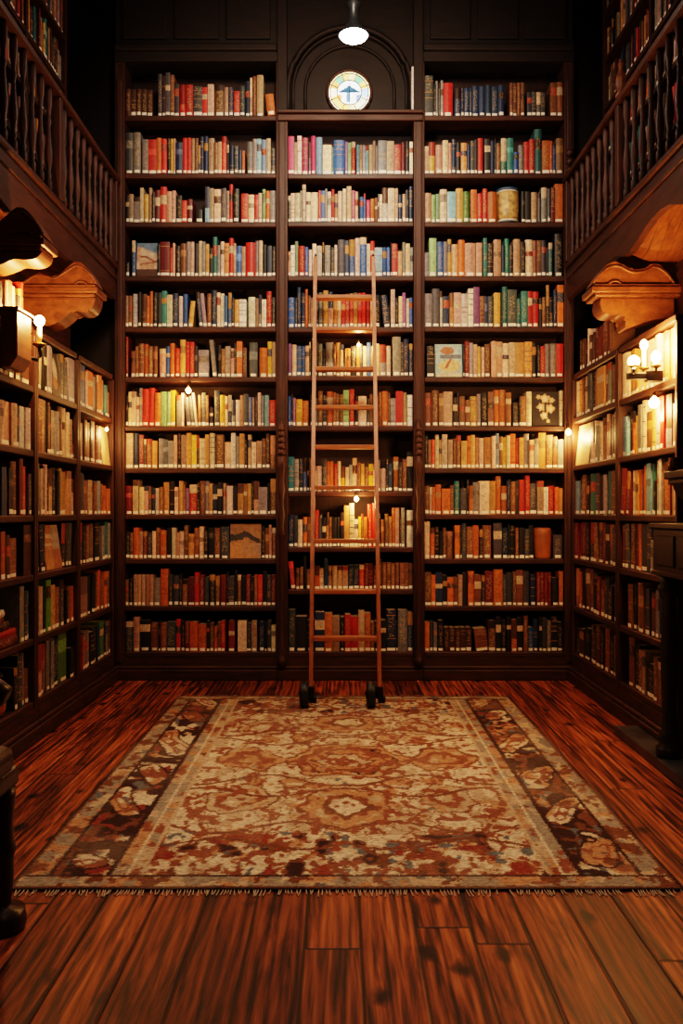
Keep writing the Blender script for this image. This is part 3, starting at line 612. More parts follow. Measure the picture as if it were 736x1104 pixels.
# ------------------------------------------------------------------ galleries
DECK = 2.87
def gallery(side):
    s = -1 if side == 'left' else 1
    xf = s * 1.575; y0, y1 = 2.9, 6.21
    t = thing('balcony', 'dark wooden %s gallery floor with moulded fascia, carried above the wall bookcases' % side, 'balcony', (0, 0, 0), 0, 'upper galleries')
    a, b = sorted((xf + s * .04, s * (XW - .001)))
    obj('deck', B(a, b, y0, YB + .26 if False else 6.21, DECK - .05, DECK), M['wood_y'], t)
    # fascia whose lower edge rises and falls in an ogee between the brackets
    pts = [(y1, DECK - .02)]
    low = [(6.21, 2.66), (5.75, 2.66), (5.5, 2.625), (5.28, 2.655), (5.12, 2.65), (4.98, 2.605), (4.86, 2.600), (4.70, 2.635), (4.54, 2.665), (4.40, 2.67), (4.28, 2.655), (4.12, 2.60), (3.98, 2.58), (3.8, 2.62), (3.6, 2.66), (3.4, 2.66), (3.2, 2.62), (2.9, 2.58)] if s > 0 else \
          [(6.21, 2.66), (5.4, 2.655), (5.1, 2.64), (4.9, 2.635), (4.7, 2.635), (4.5, 2.62), (4.3, 2.60), (4.15, 2.62), (3.9, 2.66), (3.6, 2.66), (3.3, 2.60), (2.9, 2.60)]
    poly = [(y1, DECK - .001)] + low + [(y0, DECK - .001)]
    bm = bmesh.new(); x0, x1 = sorted((xf, xf + s * .038)); prism(bm, poly, 'x', x0, x1)
    obj('fascia', bm, M['wood_y'], t)
    bm = bmesh.new(); x0, x1 = sorted((xf - s * .022, xf + s * .05)); box(bm, x0, x1, y0, y1, DECK, DECK + .035, .01)
    x0, x1 = sorted((xf - s * .012, xf)); box(bm, x0, x1, y0, y1, DECK - .075, DECK - .05, .005)
    obj('bottom_rail', bm, M['wood_y'], t)
    # plank soffit between fascia and wall, following the ogee
    bm = bmesh.new(); rows_ = []
    def soff(xd, ya, za):                      # xd: distance in from the fascia
        u = xd / .52; arch = .05 * math.sin(PI * min(max(u, 0), 1))
        dip = math.exp(-((ya - 4.97) / .19) ** 2) * min(1, .25 + u * 3) if s > 0 else 0
        return min(za + .055 + arch * (1 - dip) - .075 * dip, DECK - .055)
    fine = []
    for (ya, za), (yb, zb) in zip(low, low[1:]):
        for q in range(3): fine.append((ya + (yb - ya) * q / 3, za + (zb - za) * q / 3))
    fine.append(low[-1])
    for k in range(8):
        d0, d1 = .042 + k * .060, .042 + k * .060 + .0575
        for (ya, za), (yb, zb) in zip(fine, fine[1:]):
            q = [(xf + s * d, y_, soff(d, y_, z_)) for d, y_, z_ in ((d0, ya, za), (d1, ya, za), (d1, yb, zb), (d0, yb, zb))]
            vs = [bm.verts.new((a, b, c - .010)) for a, b, c in q] + [bm.verts.new(p) for p in q]
            for f in ((0,1,2,3),(7,6,5,4),(0,4,5,1),(2,6,7,3),(1,5,6,2),(3,7,4,0)): bm.faces.new([vs[w_] for w_ in f])
    obj('plank_soffit', bm, M['soffit'], t)
    # balustrade
    r = thing('balustrade', 'turned dark wooden balustrade along the %s gallery edge' % side, 'balustrade', (xf, 0, DECK + .036), 0, 'gallery balustrades')
    nw = [6.17, 4.93 if s < 0 else 5.02, 3.70 if s < 0 else 3.84]
    z0, H = 0.0, .56
    x0, x1 = -.034, .034
    bm = bmesh.new(); prism(bm, [(x0, H), (x0 - .006, H + .02), (x0 + .008, H + .045), (x1 - .008, H + .045), (x1 + .006, H + .02), (x1, H)], 'y', 2.95, 6.205)
    obj('handrail', bm, M['wood_y'], r)
    for q, y in enumerate(nw):
        bm = bmesh.new(); box(bm, -.028, .028, y - .028, y + .028, 0, H - .001, .005)
        n_ = obj('newel_post', bm, M['wood_z'], r)
        if s > 0 and q == 1:
            bm = bmesh.new(); lathe(bm, [(.03, H+.046), (.034, H+.06), (.018, H+.08), (.034, H+.12), (.026, H+.17), (.010, H+.21), (.018, H+.235), (.004, H+.26)], 0, y, 0, 10)
            obj('finial', bm, M['carved'], n_, True)
    prof = [(.012, .0), (.020, .012), (.020, .05), (.012, .06), (.017, .08), (.011, .10), (.021, .16), (.022, .20), (.013, .29), (.010, .34), (.016, .37), (.010, .39), (.014, .43), (.020, .46), (.020, .53), (.014, .559)]
    proto = None; y = 6.07
    while y > 3.0:
        if all(abs(y - q) > .06 for q in nw):
            if proto is None:
                bm = bmesh.new(); lathe(bm, prof, 0, 0, 0, 10); proto = obj('baluster', bm, M['wood_z'], r, True); bb = proto
            else:
                bb = proto.copy(); col.objects.link(bb)
            bb.location = (0, y, 0)
        y -= .128
    # upper bookcase behind
    zs = [DECK + .09 + .33 * k for k in range(6)]
    ue = 5.85 if s < 0 else 6.15
    if s < 0: loc, rz = (-1.80, 3.2, 0), PI/2
    else: loc, rz = (1.80, ue, 0), -PI/2
    c = thing('bookcase', 'dim bookcase up on the %s gallery behind the balustrade' % side, 'bookcase', (loc[0], loc[1], DECK + .0005), rz, 'gallery bookcases')
    L = ue - 3.2; div = [0, L * .32, L * .60, L] if s > 0 else [0, L * .40, L * .72, L]
    for d_ in div:
        xx = min(max(d_ - .02, 0), L - .04)
        obj('side_panel', B(xx, xx + .04, 0, .24, 0, ZC - DECK - .01), M['wood_z'], c)
    obj('back_panel', B(0, L, .225, .24, 0, ZC - DECK - .01, bev=0), M['dark_z'], c)
    for k, z in enumerate(zs):
        for a, b in zip(div, div[1:]):
            a_, b_ = (a + (.04 if a == 0 else .02)), (b - (.04 if b == L else .02))
            obj('shelf', B(a_, b_, .003, .225, z - DECK - .03, z - DECK), M['wood_y'], c)
            tx = ' '.join('%s%d.%d' % (random.choice('kuhdznaexotcr'), random.choice((14, 16, 18, 20, 22, 26)), random.randint(105, 150)) for q in range(int((b_ - a_) / .033)))
            mm = Matrix.Translation(loc) @ Matrix.Rotation(rz, 4, 'Z') @ Matrix.Translation((a_, 0, z))
            lay_row('upper %s gallery' % side, 5 - k, tx, b_ - a_, .30, mm, 1.0, dep=.15)
gallery('left'); gallery('right')

# carved transverse brackets under the galleries
def bracket(label, s, xo, yb, zm, crest, corbel, xi=1.88):
    """s: side sign, xo: outer reach, zm: moulding height; crest and corbel outlines measured from the outer end"""
    t = thing('carved_bracket', label, 'bracket', (s * xo, yb, zm), 0, 'carved brackets under the galleries')
    w = xi - xo
    bm = bmesh.new()
    for (a, z0, z1, y0, y1) in ((0, -.012, .022, -.05, .16), (.018, .022, .040, -.035, .15), (.02, -.032, -.012, -.035, .15)):
        x0, x1 = sorted((s * a, s * w)); box(bm, x0, x1, y0, y1, z0, z1, .006)
    obj('moulding', bm, M['carved'], t)
    bm = bmesh.new(); prism(bm, [(s * a, b) for a, b in crest], 'y', -.015, .12)
    bmesh.ops.bevel(bm, geom=[e for e in bm.edges if abs(e.verts[0].co.y - e.verts[1].co.y) < .001], offset=.008, segments=2, affect='EDGES')
    c = obj('crest', bm, M['carved'], t)
    # raised scroll line carved on the crest
    bm = bmesh.new(); tube(bm, [(s * a, -.016, b * .80 + .008) for a, b in crest[1:-1]], .009, 6); obj('carved_scroll', bm, M['carved'], c, True)
    bm = bmesh.new(); prism(bm, [(s * a, b) for a, b in corbel], 'y', -.02, .14)
    bmesh.ops.bevel(bm, geom=[e for e in bm.edges if abs(e.verts[0].co.y - e.verts[1].co.y) < .001], offset=.008, segments=2, affect='EDGES')
    c = obj('corbel', bm, M['carved'], t)
    bm = bmesh.new(); pts = []
    for i in range(30):
        a = i / 29 * 3.4 * PI; r = .052 * (1 - i / 34)
        pts.append((s * (corbel[2][0] + .075 + r * math.cos(a)), -.022, corbel[2][1] + .055 + r * math.sin(a)))
    tube(bm, pts, .008, 6); obj('carved_scroll', bm, M['carved'], c, True)
    return t
def sm(pts, n=6):
    """Catmull-Rom through outline points"""
    out = []
    for i in range(len(pts) - 1):
        p0, p1, p2, p3 = pts[max(i-1, 0)], pts[i], pts[i+1], pts[min(i+2, len(pts)-1)]
        for k in range(n):
            t = k / n
            out.append(tuple(.5 * ((2*b) + (c - a) * t + (2*a - 5*b + 4*c - d) * t*t + (-a + 3*b - 3*c + d) * t**3) for a, b, c, d in zip(p0, p1, p2, p3)))
    return out + [pts[-1]]
cr = sm([(.012, .041), (.05, .11), (.10, .165), (.14, .17), (.19, .13), (.25, .085), (.31, .10), (.36, .105), (.42, .06), (.47, .041)])
cr = [(a, max(b, .041)) for a, b in cr]
cb = sm([(.02, -.033), (.03, -.07), (.055, -.105), (.10, -.115), (.15, -.108), (.20, -.15), (.26, -.185), (.32, -.19), (.38, -.15), (.47, -.10)]) + [(.47, -.033)]
bracket('lamplit carved bracket under the left gallery, above the glowing sconce bulb', -1, 1.37, 5.05, 2.42, cr, cb)
bracket('shadowed carved bracket under the left gallery, nearest the camera at the photo edge', -1, 1.37, 4.15, 2.42, cr, [(a, -.033 + (b + .033) * .5) for a, b in cb])
cr2 = sm([(.012, .041), (.05, .10), (.10, .155), (.16, .165), (.23, .125), (.30, .13), (.36, .16), (.42, .12), (.47, .041)])
cr2 = [(a, max(b, .041)) for a, b in cr2]
cb2 = sm([(.06, -.033), (.055, -.075), (.075, -.115), (.12, -.13), (.17, -.125), (.195, -.15), (.20, -.20), (.25, -.19), (.34, -.16), (.47, -.14)]) + [(.47, -.033)]
bracket('carved scroll bracket under the right gallery, above the triple candle sconce', 1, 1.38, 4.96, 2.40, cr2, cb2)

# recessed wall panelling above the lower units
for s, nm in ((-1, 'left'), (1, 'right')):
    bm = bmesh.new(); x0, x1 = sorted((s * 1.885, s * 1.91)); box(bm, x0, x1, 3.55, 6.2, TOPZ + .001, 2.57, 0)
    for k in range(3):
        ya = 3.6 + k * .87
        x0, x1 = sorted((s * 1.872, s * 1.885)); box(bm, x0, x1, ya, ya + .8, TOPZ + .05, 2.53, .006)
    struct('trim_%d' % (1 if s < 0 else 2), bm, M['wood_y'])

# ------------------------------------------------------------------ finish the books
for q, b in enumerate(BOOKS): b['seed'] = 1000 + q
def area(b):
    m = b['m']; ps = [proj(m @ Vector(p)) for p in ((0, 0, 0), (b['w'], 0, 0), (b['w'], 0, b['h']), (0, 0, b['h']))]
    xs = [min(max(p[0], 0), 736) for p in ps]; ys = [min(max(p[1], 0), 1104) for p in ps]
    a = 0
    for i in range(4): a += xs[i] * ys[(i+1) % 4] - xs[(i+1) % 4] * ys[i]
    a = abs(a) / 2
    m3 = m.to_translation()
    px, py = ps[0]
    if m3.z > DECK - .1 and abs(m3.x) > 1.7: a *= .2          # behind the balusters
    if 338 < px < 402 and 300 < py < 740 and m3.y > 6: a *= .9
    return a
for b in BOOKS: b['a'] = area(b)
order = sorted(BOOKS, key=lambda b: -b['a'])
NBOOK = 293
for b in order[:NBOOK]: b['own'] = True
ORD = 'first second third fourth fifth sixth seventh eighth ninth tenth eleventh twelfth thirteenth fourteenth fifteenth sixteenth seventeenth eighteenth nineteenth twentieth'.split()
def ordw(n):
    if n < 20: return ORD[n]
    tens = {2: 'twenty', 3: 'thirty', 4: 'forty', 5: 'fifty', 6: 'sixty', 7: 'seventy', 8: 'eighty'}[(n + 1) // 10]; u = (n + 1) % 10
    return tens + '-' + ORD[u - 1] if u else tens[:-1] + 'ieth'
NROW = {}
for b in BOOKS: NROW[b['bay']] = max(NROW.get(b['bay'], 0), b['shelf'] + 1)
ROWS = {}
for b in BOOKS: ROWS.setdefault((b['bay'], b['shelf']), []).append(b)
def shelf_words(b):
    n = NROW[b['bay']]
    if b['bay'].startswith('top of'): return b['bay']
    if b['shelf'] == 0: s = 'top shelf'
    elif b['shelf'] == n - 1: s = 'bottom shelf'
    elif b['shelf'] < n / 2: s = ORD[b['shelf']] + ' shelf from top'
    else: s = ORD[n - 1 - b['shelf']] + ' shelf from bottom'
    return b['bay'] + ', ' + s
for key, row in ROWS.items():
    words = [PAL[b['c']][1] for b in row]
    med = sorted(b['w'] for b in row)[len(row) // 2]
    for k, b in enumerate(row):
        size = 'thick ' if b['w'] > 1.45 * med else 'slim ' if b['w'] < .72 * med else 'leaning ' if b['lean'] else 'tall ' if b['h'] > .255 else 'short ' if b['h'] < .185 else ''
        cw = words[k]; wh = shelf_words(b)
        nb = (words[k-1] if k else None, words[k+1] if k + 1 < len(words) else None)
        same = [j for j in range(len(words)) if words[j] == cw]
        pat = [j for j in same if 0 < j < len(words) - 1 and {words[j-1], words[j+1]} == set(nb)]
        if len(same) == 1: lb = 'only %s book on %s' % (cw, wh.replace(', ', ' ')) if False else '%sbook, the only %s one, %s' % (size, cw, wh)
        elif None not in nb and len(pat) == 1: lb = ('%s%s book between two %s ones, %s' % (size, cw, nb[0], wh)) if nb[0] == nb[1] else '%s%s book between %s and %s ones, %s' % (size, cw, nb[0], nb[1], wh)
        elif k == 0: lb = '%s%s book at far left, %s' % (size, cw, wh)
        elif k == len(words) - 1: lb = '%s%s book at far right, %s' % (size, cw, wh)
        else: lb = '%s%s book, %s from left, %s' % (size, cw, ordw(k), wh)
        b['label'] = lb
seen = {}
acc = dict(V=[], F=[], C=[], UV=[], MI=[])
for b in BOOKS:
    cover, pages, st = book_geo(b)
    if b.get('own'):
        V, Fc, C, UV = cover
        o = bpy.data.objects.new('book', mesh_from('book', V, Fc, C, UV, [M['cover']])); col.objects.link(o)
        o.matrix_world = b['m']
        tag(o, b['label'], 'book', 'books on the ' + b['bay'].replace('top of the ', 'top of the '))
        seen[b['label']] = seen.get(b['label'], 0) + 1
        p = bpy.data.objects.new('page_block', mesh_from('page_block', *pages, mats=[M['paper']])); col.objects.link(p); p.parent = o
        if st:
            q = bpy.data.objects.new('spine_label', mesh_from('spine_label', *st, mats=[M['sticker']])); col.objects.link(q); q.parent = o
            q['label'] = 'white paper label near the foot of the spine'
    else:
        for kind, g in ((0, cover), (1, pages), (2, st)):
            if g is None: continue
            V, Fc = g[0], g[1]; off = len(acc['V'])
            acc['V'] += [tuple(b['m'] @ Vector(p)) for p in V]
            acc['F'] += [tuple(off + i for i in f) for f in Fc]; acc['MI'] += [kind] * len(Fc)
            if kind == 0: acc['C'] += g[2]; acc['UV'] += g[3]
            else:
                acc['C'] += [(.5, .5, .5, 0)] * len(Fc); acc['UV'] += [(.5, -1)] * sum(len(f) for f in Fc)
dups = [k for k, v in seen.items() if v > 1]
print('BOOKS', len(BOOKS), 'dup labels', dups[:5], 'longest', max(len(k.split()) for k in seen))
me = mesh_from('shelved_books', acc['V'], acc['F'], acc['C'], acc['UV'], [M['cover'], M['paper'], M['sticker']])
me.polygons.foreach_set('material_index', acc['MI'])
o = bpy.data.objects.new('shelved_books', me); col.objects.link(o)
tag(o, 'smaller slimmer books filling the rest of all the bookcase shelves', 'books', None, 'stuff')

# ------------------------------------------------------------------ face-out books and other shelf things
def fbm(u, v, seed, f0=3, oct=4):
    r = np.random.default_rng(seed); tot = 0; amp = .5
    out = np.zeros_like(u)
    for k in range(oct):
        f = f0 * 2 ** k; n = int(f) + 3; g = r.random((n + 1, n + 1))
        a = (u % 1) * f; b = (v % 1) * f
        i = a.astype(int); j = b.astype(int); fa = a - i; fb = b - j
        fa = fa * fa * (3 - 2 * fa); fb = fb * fb * (3 - 2 * fb)
        out += amp * ((g[i, j] * (1 - fa) + g[i+1, j] * fa) * (1 - fb) + (g[i, j+1] * (1 - fa) + g[i+1, j+1] * fa) * fb); amp *= .5
    return out
def face_out(label, m, w, h, paint, lean=8, th=.022, group='books shown face out'):
    """a book turned to show its front cover, leaning back on the shelf"""
    nx_, nz_ = 26, 34
    V, Fc, C = [], [], []
    uu, vv = np.meshgrid((np.arange(nx_) + .5) / nx_, (np.arange(nz_) + .5) / nz_, indexing='ij')
    colr = paint(uu, vv)
    for i in range(nx_ + 1):
        for j in range(nz_ + 1): V.append((w * i / nx_, 0, h * j / nz_))
    id_ = lambda i, j: i * (nz_ + 1) + j
    for i in range(nx_):
        for j in range(nz_):
            Fc.append((id_(i, j), id_(i+1, j), id_(i+1, j+1), id_(i, j+1))); C.append((*[float(q) for q in colr[i, j]], 0))
    # boards: front rim back to 2.5 mm, rear board and spine on the left
    e = tuple(float(q) * .6 for q in colr[1, nz_ // 2])
    def bxs(x0, x1, y0, y1, z0, z1):
        o_ = len(V); V.extend([(x0,y0,z0),(x1,y0,z0),(x1,y1,z0),(x0,y1,z0),(x0,y0,z1),(x1,y0,z1),(x1,y1,z1),(x0,y1,z1)])
        for f in ((0,3,2,1),(4,5,6,7),(0,1,5,4),(1,2,6,5),(2,3,7,6),(3,0,4,7)): Fc.append(tuple(o_ + q for q in f)); C.append((*e, 0))
    bxs(0, w, .0002, .0025, 0, h); bxs(0, w, th - .0025, th, 0, h); bxs(0, .003, .0025, th - .0025, 0, h)
    UV = [(.5, -1)] * sum(len(f) for f in Fc)
    o = bpy.data.objects.new('book', mesh_from('book', V, Fc, C, UV, [M['cover']])); col.objects.link(o)
    o.matrix_world = m @ Matrix.Rotation(math.radians(-lean), 4, 'X')
    tag(o, label, 'book', group)
    bm = bmesh.new(); box(bm, .0035, w - .004, .003, th - .003, .004, h - .004, 0)
    obj('page_block', bm, M['paper'], o)
    return o
def mixc(a, b, t): return np.array(a) * (1 - t[..., None]) + np.array(b) * t[..., None]
def paint_picture(u, v):
    n = fbm(u, v, 3, 3); c = mixc((.66, .50, .38), (.55, .33, .22), np.clip((n - .42) * 8, 0, 1))
    top = np.clip((v + .25 * u - .88) * 14, 0, 1); c = c * (1 - top[..., None]) + np.array((.16, .25, .38)) * top[..., None]
    st = ((np.abs(v - .52 - .08 * np.sin(u * 5)) < .03) | (np.abs(v - .33 - .1 * u) < .02)) & (u > .15)
    c[st] = (.28, .10, .06); c[v < .22] = (.10, .05, .035); return c
def paint_landscape(u, v):
    n = fbm(u, v, 8, 4); c = mixc((.44, .22, .09), (.24, .12, .06), n)
    c = c * (0.6 + .8 * fbm(u, v, 91, 6)[..., None])
    band = np.abs(v - .58 - .35 * (n - .47) - .08 * np.sin(u * 4)) < .09 * (1 - .6 * np.abs(u - .5)); c[band] = (.035, .03, .03)
    lo = (v < .45); c[lo] = mixc((.48, .23, .09), (.20, .18, .17), np.clip(u + n - .7, 0, 1))[lo]; return c
def paint_sky(u, v):
    c = np.zeros(u.shape + (3,)) + np.array((.38, .52, .52)); n = fbm(u, v, 12, 4)
    a = ((u - .52) ** 2 / .12 + (v - .34) ** 2 / .03) < .8 + n; c[a] = (.66, .50, .24)
    a = ((u - .45) ** 2 / .07 + (v - .80) ** 2 / .016) < .7 + n * .5; c[a] = (.42, .16, .07)
    a = (np.abs((u - .5) - (v - .42) * .7) < .045) & (v > .25) & (v < .6); c[a] = (.40, .10, .05)
    c[v < .12] = (.62, .55, .40); c[(np.abs(v - .62) < .05) & (u > .2)] = (.16, .18, .20); c[(u < .05) | (u > .95)] = (.25, .40, .45); return c
def paint_flowers(u, v):
    n = fbm(u, v, 21, 4); c = np.zeros(u.shape + (3,)) + np.array((.02, .018, .016))
    for (a, b, r) in ((.5, .8, .2), (.33, .55, .17), (.68, .5, .19), (.45, .3, .16), (.75, .75, .12), (.25, .85, .1), (.6, .14, .08)):
        th = np.arctan2(v - b, u - a); d = np.hypot(u - a, (v - b) * 1.3)
        p = d < r * (.84 + .16 * np.cos(5 * th + 9 * a)); c[p] = mixc((.74, .62, .45), (.45, .25, .12), np.clip(d / r - .2 + n * .4, 0, 1))[p]
    return c
def paint_cream(u, v):
    n = fbm(u, v, 30, 4); return mixc((.72, .55, .33), (.55, .38, .20), n * 1.2)
def paint_portrait(u, v):
    n = fbm(u, v, 33, 4); c = mixc((.62, .36, .16), (.40, .17, .07), n * 1.3); c[u > .55] = mixc((.36, .30, .25), (.5, .42, .34), v)[u > .55]
    st = (np.abs(v - .75) < .05) | (np.abs(v - .55) < .03); c[st & (u < .5)] = (.72, .56, .36); c[(u > .5) & (v < .45)] = (.38, .16, .08); return c
def paint_cup(u, v):
    n = fbm(u, v, 41, 4); c = mixc((.05, .035, .03), (.14, .09, .07), n)
    a = ((u - .55) ** 2 + (v - .6) ** 2 * .8) < .06; c[a] = (.62, .52, .42); a = ((u - .45) ** 2 / .1 + (v - .3) ** 2 / .03) < .7; c[a] = (.45, .20, .08); return c
# horizontal placing of each slot comes from its row
EXTRA = {
 ('left back bay', 3): ('cream picture book with blue top, face out on left back bay fourth shelf', paint_picture, 8),
 ('left back bay', 9): ('book with orange landscape cover, face out low in the left back bay', paint_landscape, 7),
 ('right back bay', 5): ('pale blue illustrated book, face out on right back bay sixth shelf', paint_sky, 7),
 ('right back bay', 6): ('black book with white flowers on its cover, face out in right back bay', paint_flowers, 7),
 ('left wall far bay', 1): ('cream bound volume, front turned out beside the corner fairy bulb, left wall', paint_cream, 6),
 ('left wall middle bay', 0): ('dark book with pale cup picture, face out on left wall top shelf', paint_cup, 7),
 ('left wall middle bay', 3): ('cream and orange picture book, face out on left wall middle bay', paint_portrait, 8),
 ('right wall far bay', 1): ('large cream book, front turned out in right wall corner by a bulb', paint_cream, 6)}
for bay, sh, x, ww, hh, m in SLOTS:
    k = (bay, sh)
    if k in EXTRA:
        lb, pf, ln = EXTRA[k]; y = .02
        face_out(lb, m @ Matrix.Translation((x + .004, y, .0035)), ww - .008, hh * .97, pf, ln)
    elif k == ('right back bay', 2):       # drum-shaped tin with blue rims
        w_ = ww - .008; R_ = w_ / 2; H_ = hh
        p = m @ Vector((x + ww / 2, R_ + .012, .0005))
        t = thing('tin_drum', 'round tan tin with blue and white rims among books, right back bay', 'tin', tuple(p))
        bm = bmesh.new(); lathe(bm, [(R_ * .95, .030), (R_ * .97, .06), (R_, H_ * .5), (R_ * .97, H_ * .86), (R_ * .95, H_ * .88)], n=28)
        obj('drum', bm, plain('tan_printed_tin', (.50, .32, .13), .45, 0, .5, 35), t, True)
        for z0, z1, c, nm in ((0, .014, (.03, .05, .08), 'base_rim'), (.0141, .0299, (.6, .58, .5), 'white_band'), (H_ * .881, H_ * .93, (.62, .58, .48), 'white_band'), (H_ * .931, H_, (.05, .10, .18), 'lid_rim')):
            bm = bmesh.new(); lathe(bm, [(R_ * .94, z0), (R_ * .975, z0 + .002), (R_ * .975, z1 - .002), (R_ * .94, z1)], n=28)
            obj(nm, bm, plain('tin_' + nm, c, .4), t, True)
    elif k == ('right back bay', 9):       # orange jar
        w_ = ww - .006; R_ = w_ / 2; H_ = hh
        p = m @ Vector((x + ww / 2, R_ + .015, .0005))
        bm = bmesh.new(); lathe(bm, [(R_ * .86, 0), (R_ * .92, .01), (R_ * .96, H_ * .4), (R_, H_ * .75), (R_ * .98, H_ * .9), (R_ * .90, H_ * .97), (R_ * .80, H_), (R_ * .78, H_ - .01), (R_*.7, H_ - .03)], n=26)
        o = obj('earthenware_jar', bm, M['jar'], None, True, tuple(p)); tag(o, 'rounded orange earthenware jar at the right of a low shelf, right back bay', 'jar')
    elif k == ('left wall near bay', 4):   # books lying flat in a pile
        z = .0006
        for q, (tk_, c, lb, f) in enumerate(((.050, 'd', 'thick dark red book lying at the foot of the flat pile, left wall', 1), (.032, 'r', 'bright red book lying flat just above the dark red one', .97), (.044, 'h', 'dark book with large pale title lying flat in the left pile', .80), (.020, 'd', 'thin maroon book lying flat under the topmost white one', .66), (.038, 'w', 'pale thick book lying on top of the flat pile, left wall', .68))):
            L = (ww - .01) * f; b = dict(w=tk_, h=L, d=.17, c=c, sticker=False, seed=88 + q)
            mm = m @ Matrix.Translation((x + .005, .02, z + tk_)) @ Matrix.Rotation(PI / 2, 4, 'Y')
            cover, pages, st = book_geo(b)
            o = bpy.data.objects.new('book', mesh_from('book', *cover, mats=[M['cover']])); col.objects.link(o); o.matrix_world = mm
            tag(o, lb, 'book', 'flat pile of books on the left wall')
            p_ = bpy.data.objects.new('page_block', mesh_from('page_block', *pages, mats=[M['paper']])); col.objects.link(p_); p_.parent = o
            z += tk_ + .0008
    elif k == ('left wall near bay', 5):   # round jug with dark lid
        R_ = .055; p = m @ Vector((x + ww / 2, R_ + .02, .0005))
        t = thing('lidded_jar', 'round brown jar with a dark lid on the bottom shelf, left photo edge', 'jar', tuple(p))
        bm = bmesh.new(); lathe(bm, [(.035, 0), (.05, .03), (R_, .09), (.05, .15), (.036, .175)], n=18); obj('jar_body', bm, M['jar'], t, True)
        bm = bmesh.new(); lathe(bm, [(.040, .1755), (.044, .185), (.035, .205), (.012, .215), (.014, .225), (.005, .238)], n=18); obj('lid', bm, M['iron'], t, True)
# slim pale book alone on the ledge by the right niche post
b = dict(w=.014, h=.30, d=.12, c='w', sticker=False, seed=5, lean=0)
cover, pages, st = book_geo(b)
o = bpy.data.objects.new('book', mesh_from('book', *cover, mats=[M['cover']])); col.objects.link(o)
o.location = (bx_(456) - .0685 - .0145, YB - .035, bz_(124) + .0226); tag(o, 'slim white book standing alone on the ledge right of the round window', 'book', 'books on the niche ledge')
p_ = bpy.data.objects.new('page_block', mesh_from('page_block', *pages, mats=[M['paper']])); col.objects.link(p_); p_.parent = o

# ------------------------------------------------------------------ round stained-glass window
wc = (bx_(376.5), YB + .06, bz_(95.5)); WR = 23 * S
win = tag(bpy.data.objects.new('window_1', None), 'small round stained-glass window glowing above the middle bay', None, None, 'structure'); col.objects.link(win); win.location = wc
V, Fc, C = [], [], []
nr, na = 22, 72
for i in range(nr + 1):
    for j in range(na):
        r = WR * (i / nr) ; a = 2 * PI * j / na; V.append((r * math.sin(a), 0, r * math.cos(a)))
rr = random.Random(4)
segs = [rr.choice([(.85, .52, .16), (.80, .66, .32), (.16, .42, .24), (.88, .80, .52), (.75, .36, .12), (.36, .55, .72)]) for q in range(14)]
for i in range(nr):
    for j in range(na):
        Fc.append((i*na + j, i*na + (j+1) % na, (i+1)*na + (j+1) % na, (i+1)*na + j))
        r = (i + .5) / nr; a = 2 * PI * (j + .5) / na; x, z = r * math.sin(a), r * math.cos(a)
        if r > .90: c = (.95, .90, .72) if z < .2 else (.80, .66, .36)
        elif r > .60: c = segs[int(a / (2 * PI) * 14)]
        else:
            c = (.95, .97, 1.0)
            if .0 < z < .30 and abs(x) < .54 * (1 - z / .34): c = (.035, .09, .15)       # blue roof-like pane
            elif abs(x + .05) < .09 and -.45 < z <= 0: c = (.10, .19, .28)
            elif z < -.1 and x > .32: c = (.16, .24, .45)
            elif z < -.1 and x < -.36: c = (.70, .30, .10)
        C.append((*c, 1))
UV = [(0, 0)] * sum(len(f) for f in Fc)
g = bpy.data.objects.new('stained_glass', mesh_from('stained_glass', V, Fc, C, UV, [M['glass']])); col.objects.link(g); g.parent = win
bm = bmesh.new()
for r in (.58, .90): tube(bm, [(WR * r * math.cos(2*PI*i/40), -.002, WR * r * math.sin(2*PI*i/40)) for i in range(40)], .0030, 6, True)
for q in range(8):
    a = 2 * PI * (q + .5) / 8; tube(bm, [(WR * .58 * math.sin(a), -.002, WR * .58 * math.cos(a)), (WR * .97 * math.sin(a), -.002, WR * .97 * math.cos(a))], .0026, 6)
tube(bm, [(0, -.002, -WR * .58), (0, -.002, WR * .58)], .0016, 6); tube(bm, [(-WR * .58, -.002, .01), (WR * .58, -.002, .01)], .0016, 6)
obj('lead_came', bm, M['iron'], win)
bm = bmesh.new(); tube(bm, [((WR + .006) * math.cos(2*PI*i/48), -.004, (WR + .006) * math.sin(2*PI*i/48)) for i in range(48)], .011, 8, True)
obj('window_frame', bm, M['wood_z'], win, True)

# ------------------------------------------------------------------ pendant lamp
PY = 5.2; PX = 13 * PY / F; PZ = CAMZ + 512 * PY / F
t = thing('pendant_lamp', 'bright round pendant lamp hanging from the ceiling above the round window', 'lamp', (PX, PY, PZ))
def open_lathe(bm, prof, n=28):
    rings = [[bm.verts.new((r * math.cos(2*PI*i/n), r * math.sin(2*PI*i/n), z)) for i in range(n)] for r, z in prof]
    for a, b in zip(rings, rings[1:]):
        for i in range(n): bm.faces.new((a[i], a[(i+1) % n], b[(i+1) % n], b[i]))
    return rings
bm = bmesh.new(); open_lathe(bm, [(.088, .008), (.086, .020), (.055, .055), (.032, .09), (.030, .16), (.046, .19), (.020, .215), (.012, .24), (.012, .3)])
obj('lamp_shade', bm, M['shade'], t, True)
bm = bmesh.new(); lathe(bm, [(.02, -.020), (.05, -.016), (.074, -.005), (.082, .006), (.082, .010)], n=28); obj('diffuser', bm, M['disc'], t, True)
bm = bmesh.new(); tube(bm, [(0, 0, .29), (0, 0, ZC - PZ - .001)], .006, 8); obj('cord', bm, M['iron'], t)
bm = bmesh.new(); lathe(bm, [(.05, ZC - PZ - .03), (.06, ZC - PZ - .002)], n=20); obj('ceiling_rose', bm, M['shade'], t)

